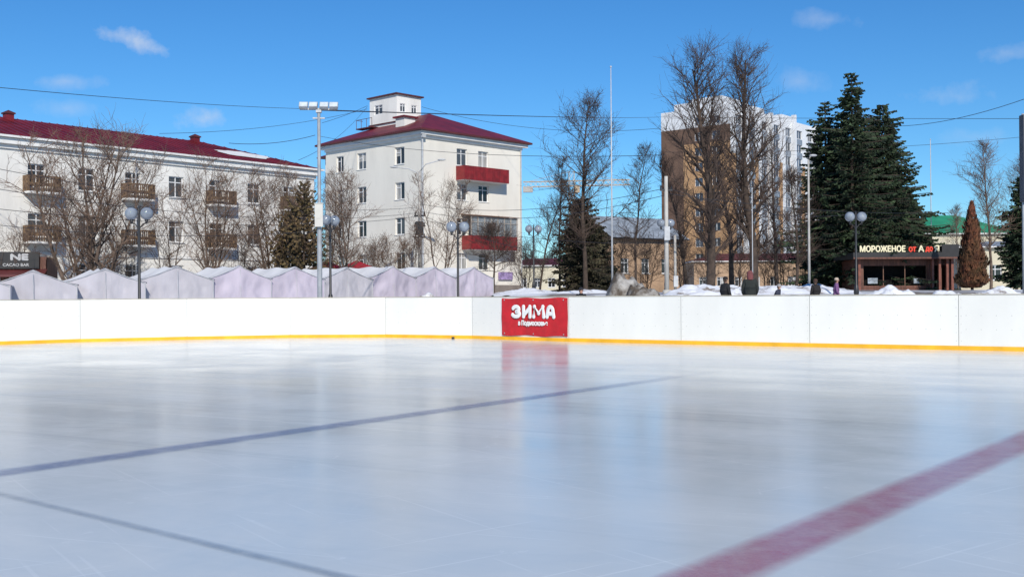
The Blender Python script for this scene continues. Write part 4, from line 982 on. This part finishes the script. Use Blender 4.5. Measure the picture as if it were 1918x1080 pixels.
person(1566,520,44,80,"person in purple jacket and beige knitted hat walking",(.17,.08,.19),(.03,.03,.04),(.45,.36,.28))
person(1088,538,39,20,"child in black jacket and dark hat behind the boards",(.012,.012,.015),(.02,.02,.02),(.02,.02,.025))
# ---------------- WORLD
w=bpy.data.worlds.new("World"); scene.world=w; w.use_nodes=True; nt=w.node_tree; N=nt.nodes; L=nt.links
bg=N["Background"]; sky=N.new("ShaderNodeTexSky"); sky.sky_type='NISHITA'; sky.sun_disc=False
el=R(33); az=math.atan2(.16,-.98)
sky.sun_elevation=el; sky.sun_rotation=az; sky.air_density=1.0; sky.dust_density=0.0; sky.ozone_density=4.0; sky.altitude=200
hs=N.new("ShaderNodeHueSaturation"); hs.inputs["Saturation"].default_value=1.2; L.new(sky.outputs[0],hs.inputs["Color"])
tn=N.new("ShaderNodeMix"); tn.data_type='RGBA'; tn.blend_type='MULTIPLY'; tn.inputs["Factor"].default_value=1; L.new(hs.outputs[0],tn.inputs["A"]); tn.inputs["B"].default_value=(.64,.97,1.18,1)
tc=N.new("ShaderNodeTexCoord"); sx=N.new("ShaderNodeSeparateXYZ"); L.new(tc.outputs["Generated"],sx.inputs[0])
def mth(op,a,b=None,c=None):
    m=N.new("ShaderNodeMath"); m.operation=op
    for i,v in enumerate((a,b,c)):
        if v is None: continue
        if isinstance(v,(int,float)): m.inputs[i].default_value=v
        else: L.new(v,m.inputs[i])
    return m.outputs[0]
yy=mth('MAXIMUM',sx.outputs[1],.01)
U=mth('DIVIDE',sx.outputs[0],yy); Vv=mth('DIVIDE',sx.outputs[2],yy)
nz=N.new("ShaderNodeTexNoise"); nz.inputs["Scale"].default_value=26; nz.inputs["Detail"].default_value=5; nz.inputs["Roughness"].default_value=.62; L.new(tc.outputs["Generated"],nz.inputs["Vector"])
nzf=mth('MULTIPLY',mth('SUBTRACT',nz.outputs["Fac"],.5),3.4)
tot=None
for px,py,a,b,st_ in ((243,70,66,26,1.0),(392,217,50,22,.85),(130,147,60,14,.4),(125,198,60,16,.3),(1785,186,85,26,.4),(1500,155,60,24,.3),(1557,40,70,18,.35),(1895,106,45,18,.4),(1835,262,90,18,.25)):
    u=mth('MULTIPLY',mth('SUBTRACT',U,(px-959)/F),F/a); v=mth('MULTIPLY',mth('SUBTRACT',Vv,(550-py)/F),F/b)
    if px==243: v=mth('ADD',v,mth('MULTIPLY',u,.6))
    q=mth('SQRT',mth('ADD',mth('MULTIPLY',u,u),mth('MULTIPLY',v,v)))
    q=mth('ADD',mth('SUBTRACT',1.0,q),nzf); q=mth('MULTIPLY',q,.7)
    q=mth('MULTIPLY',mth('MINIMUM',mth('MAXIMUM',q,0.0),1.0),st_*.8)
    tot=q if tot is None else mth('MAXIMUM',tot,q)
tot=mth('MULTIPLY',tot,mth('GREATER_THAN',sx.outputs[1],.05))
mx=N.new("ShaderNodeMix"); mx.data_type='RGBA'; L.new(tot,mx.inputs["Factor"]); L.new(tn.outputs["Result"],mx.inputs["A"]); mx.inputs["B"].default_value=(6.6,7.2,8.2,1)
L.new(mx.outputs["Result"],bg.inputs[0]); bg.inputs[1].default_value=.10
sd=bpy.data.lights.new("sun",'SUN'); sd.energy=4.3; sd.angle=R(.5); sd.color=(1,.94,.84)
so_=bpy.data.objects.new("sun",sd); COL.objects.link(so_)
dv=Vector((math.sin(az)*math.cos(el),math.cos(az)*math.cos(el),math.sin(el)))
so_.rotation_euler=dv.to_track_quat('Z','Y').to_euler()
# ---------------- CAMERA
cd=bpy.data.cameras.new("camera"); cam=bpy.data.objects.new("camera",cd); COL.objects.link(cam)
cd.sensor_width=36; cd.lens=F/1918*36; cd.clip_end=9000; cd.clip_start=.1
Mt=Matrix.Translation((0,0,H))@Matrix.Rotation(R(90)+math.atan(10/F),4,'X')@Matrix.Rotation(-.0065,4,'Z')
cam.matrix_world=Mt; scene.camera=cam
scene.view_settings.view_transform='Standard'; scene.view_settings.look='None'; scene.view_settings.exposure=0
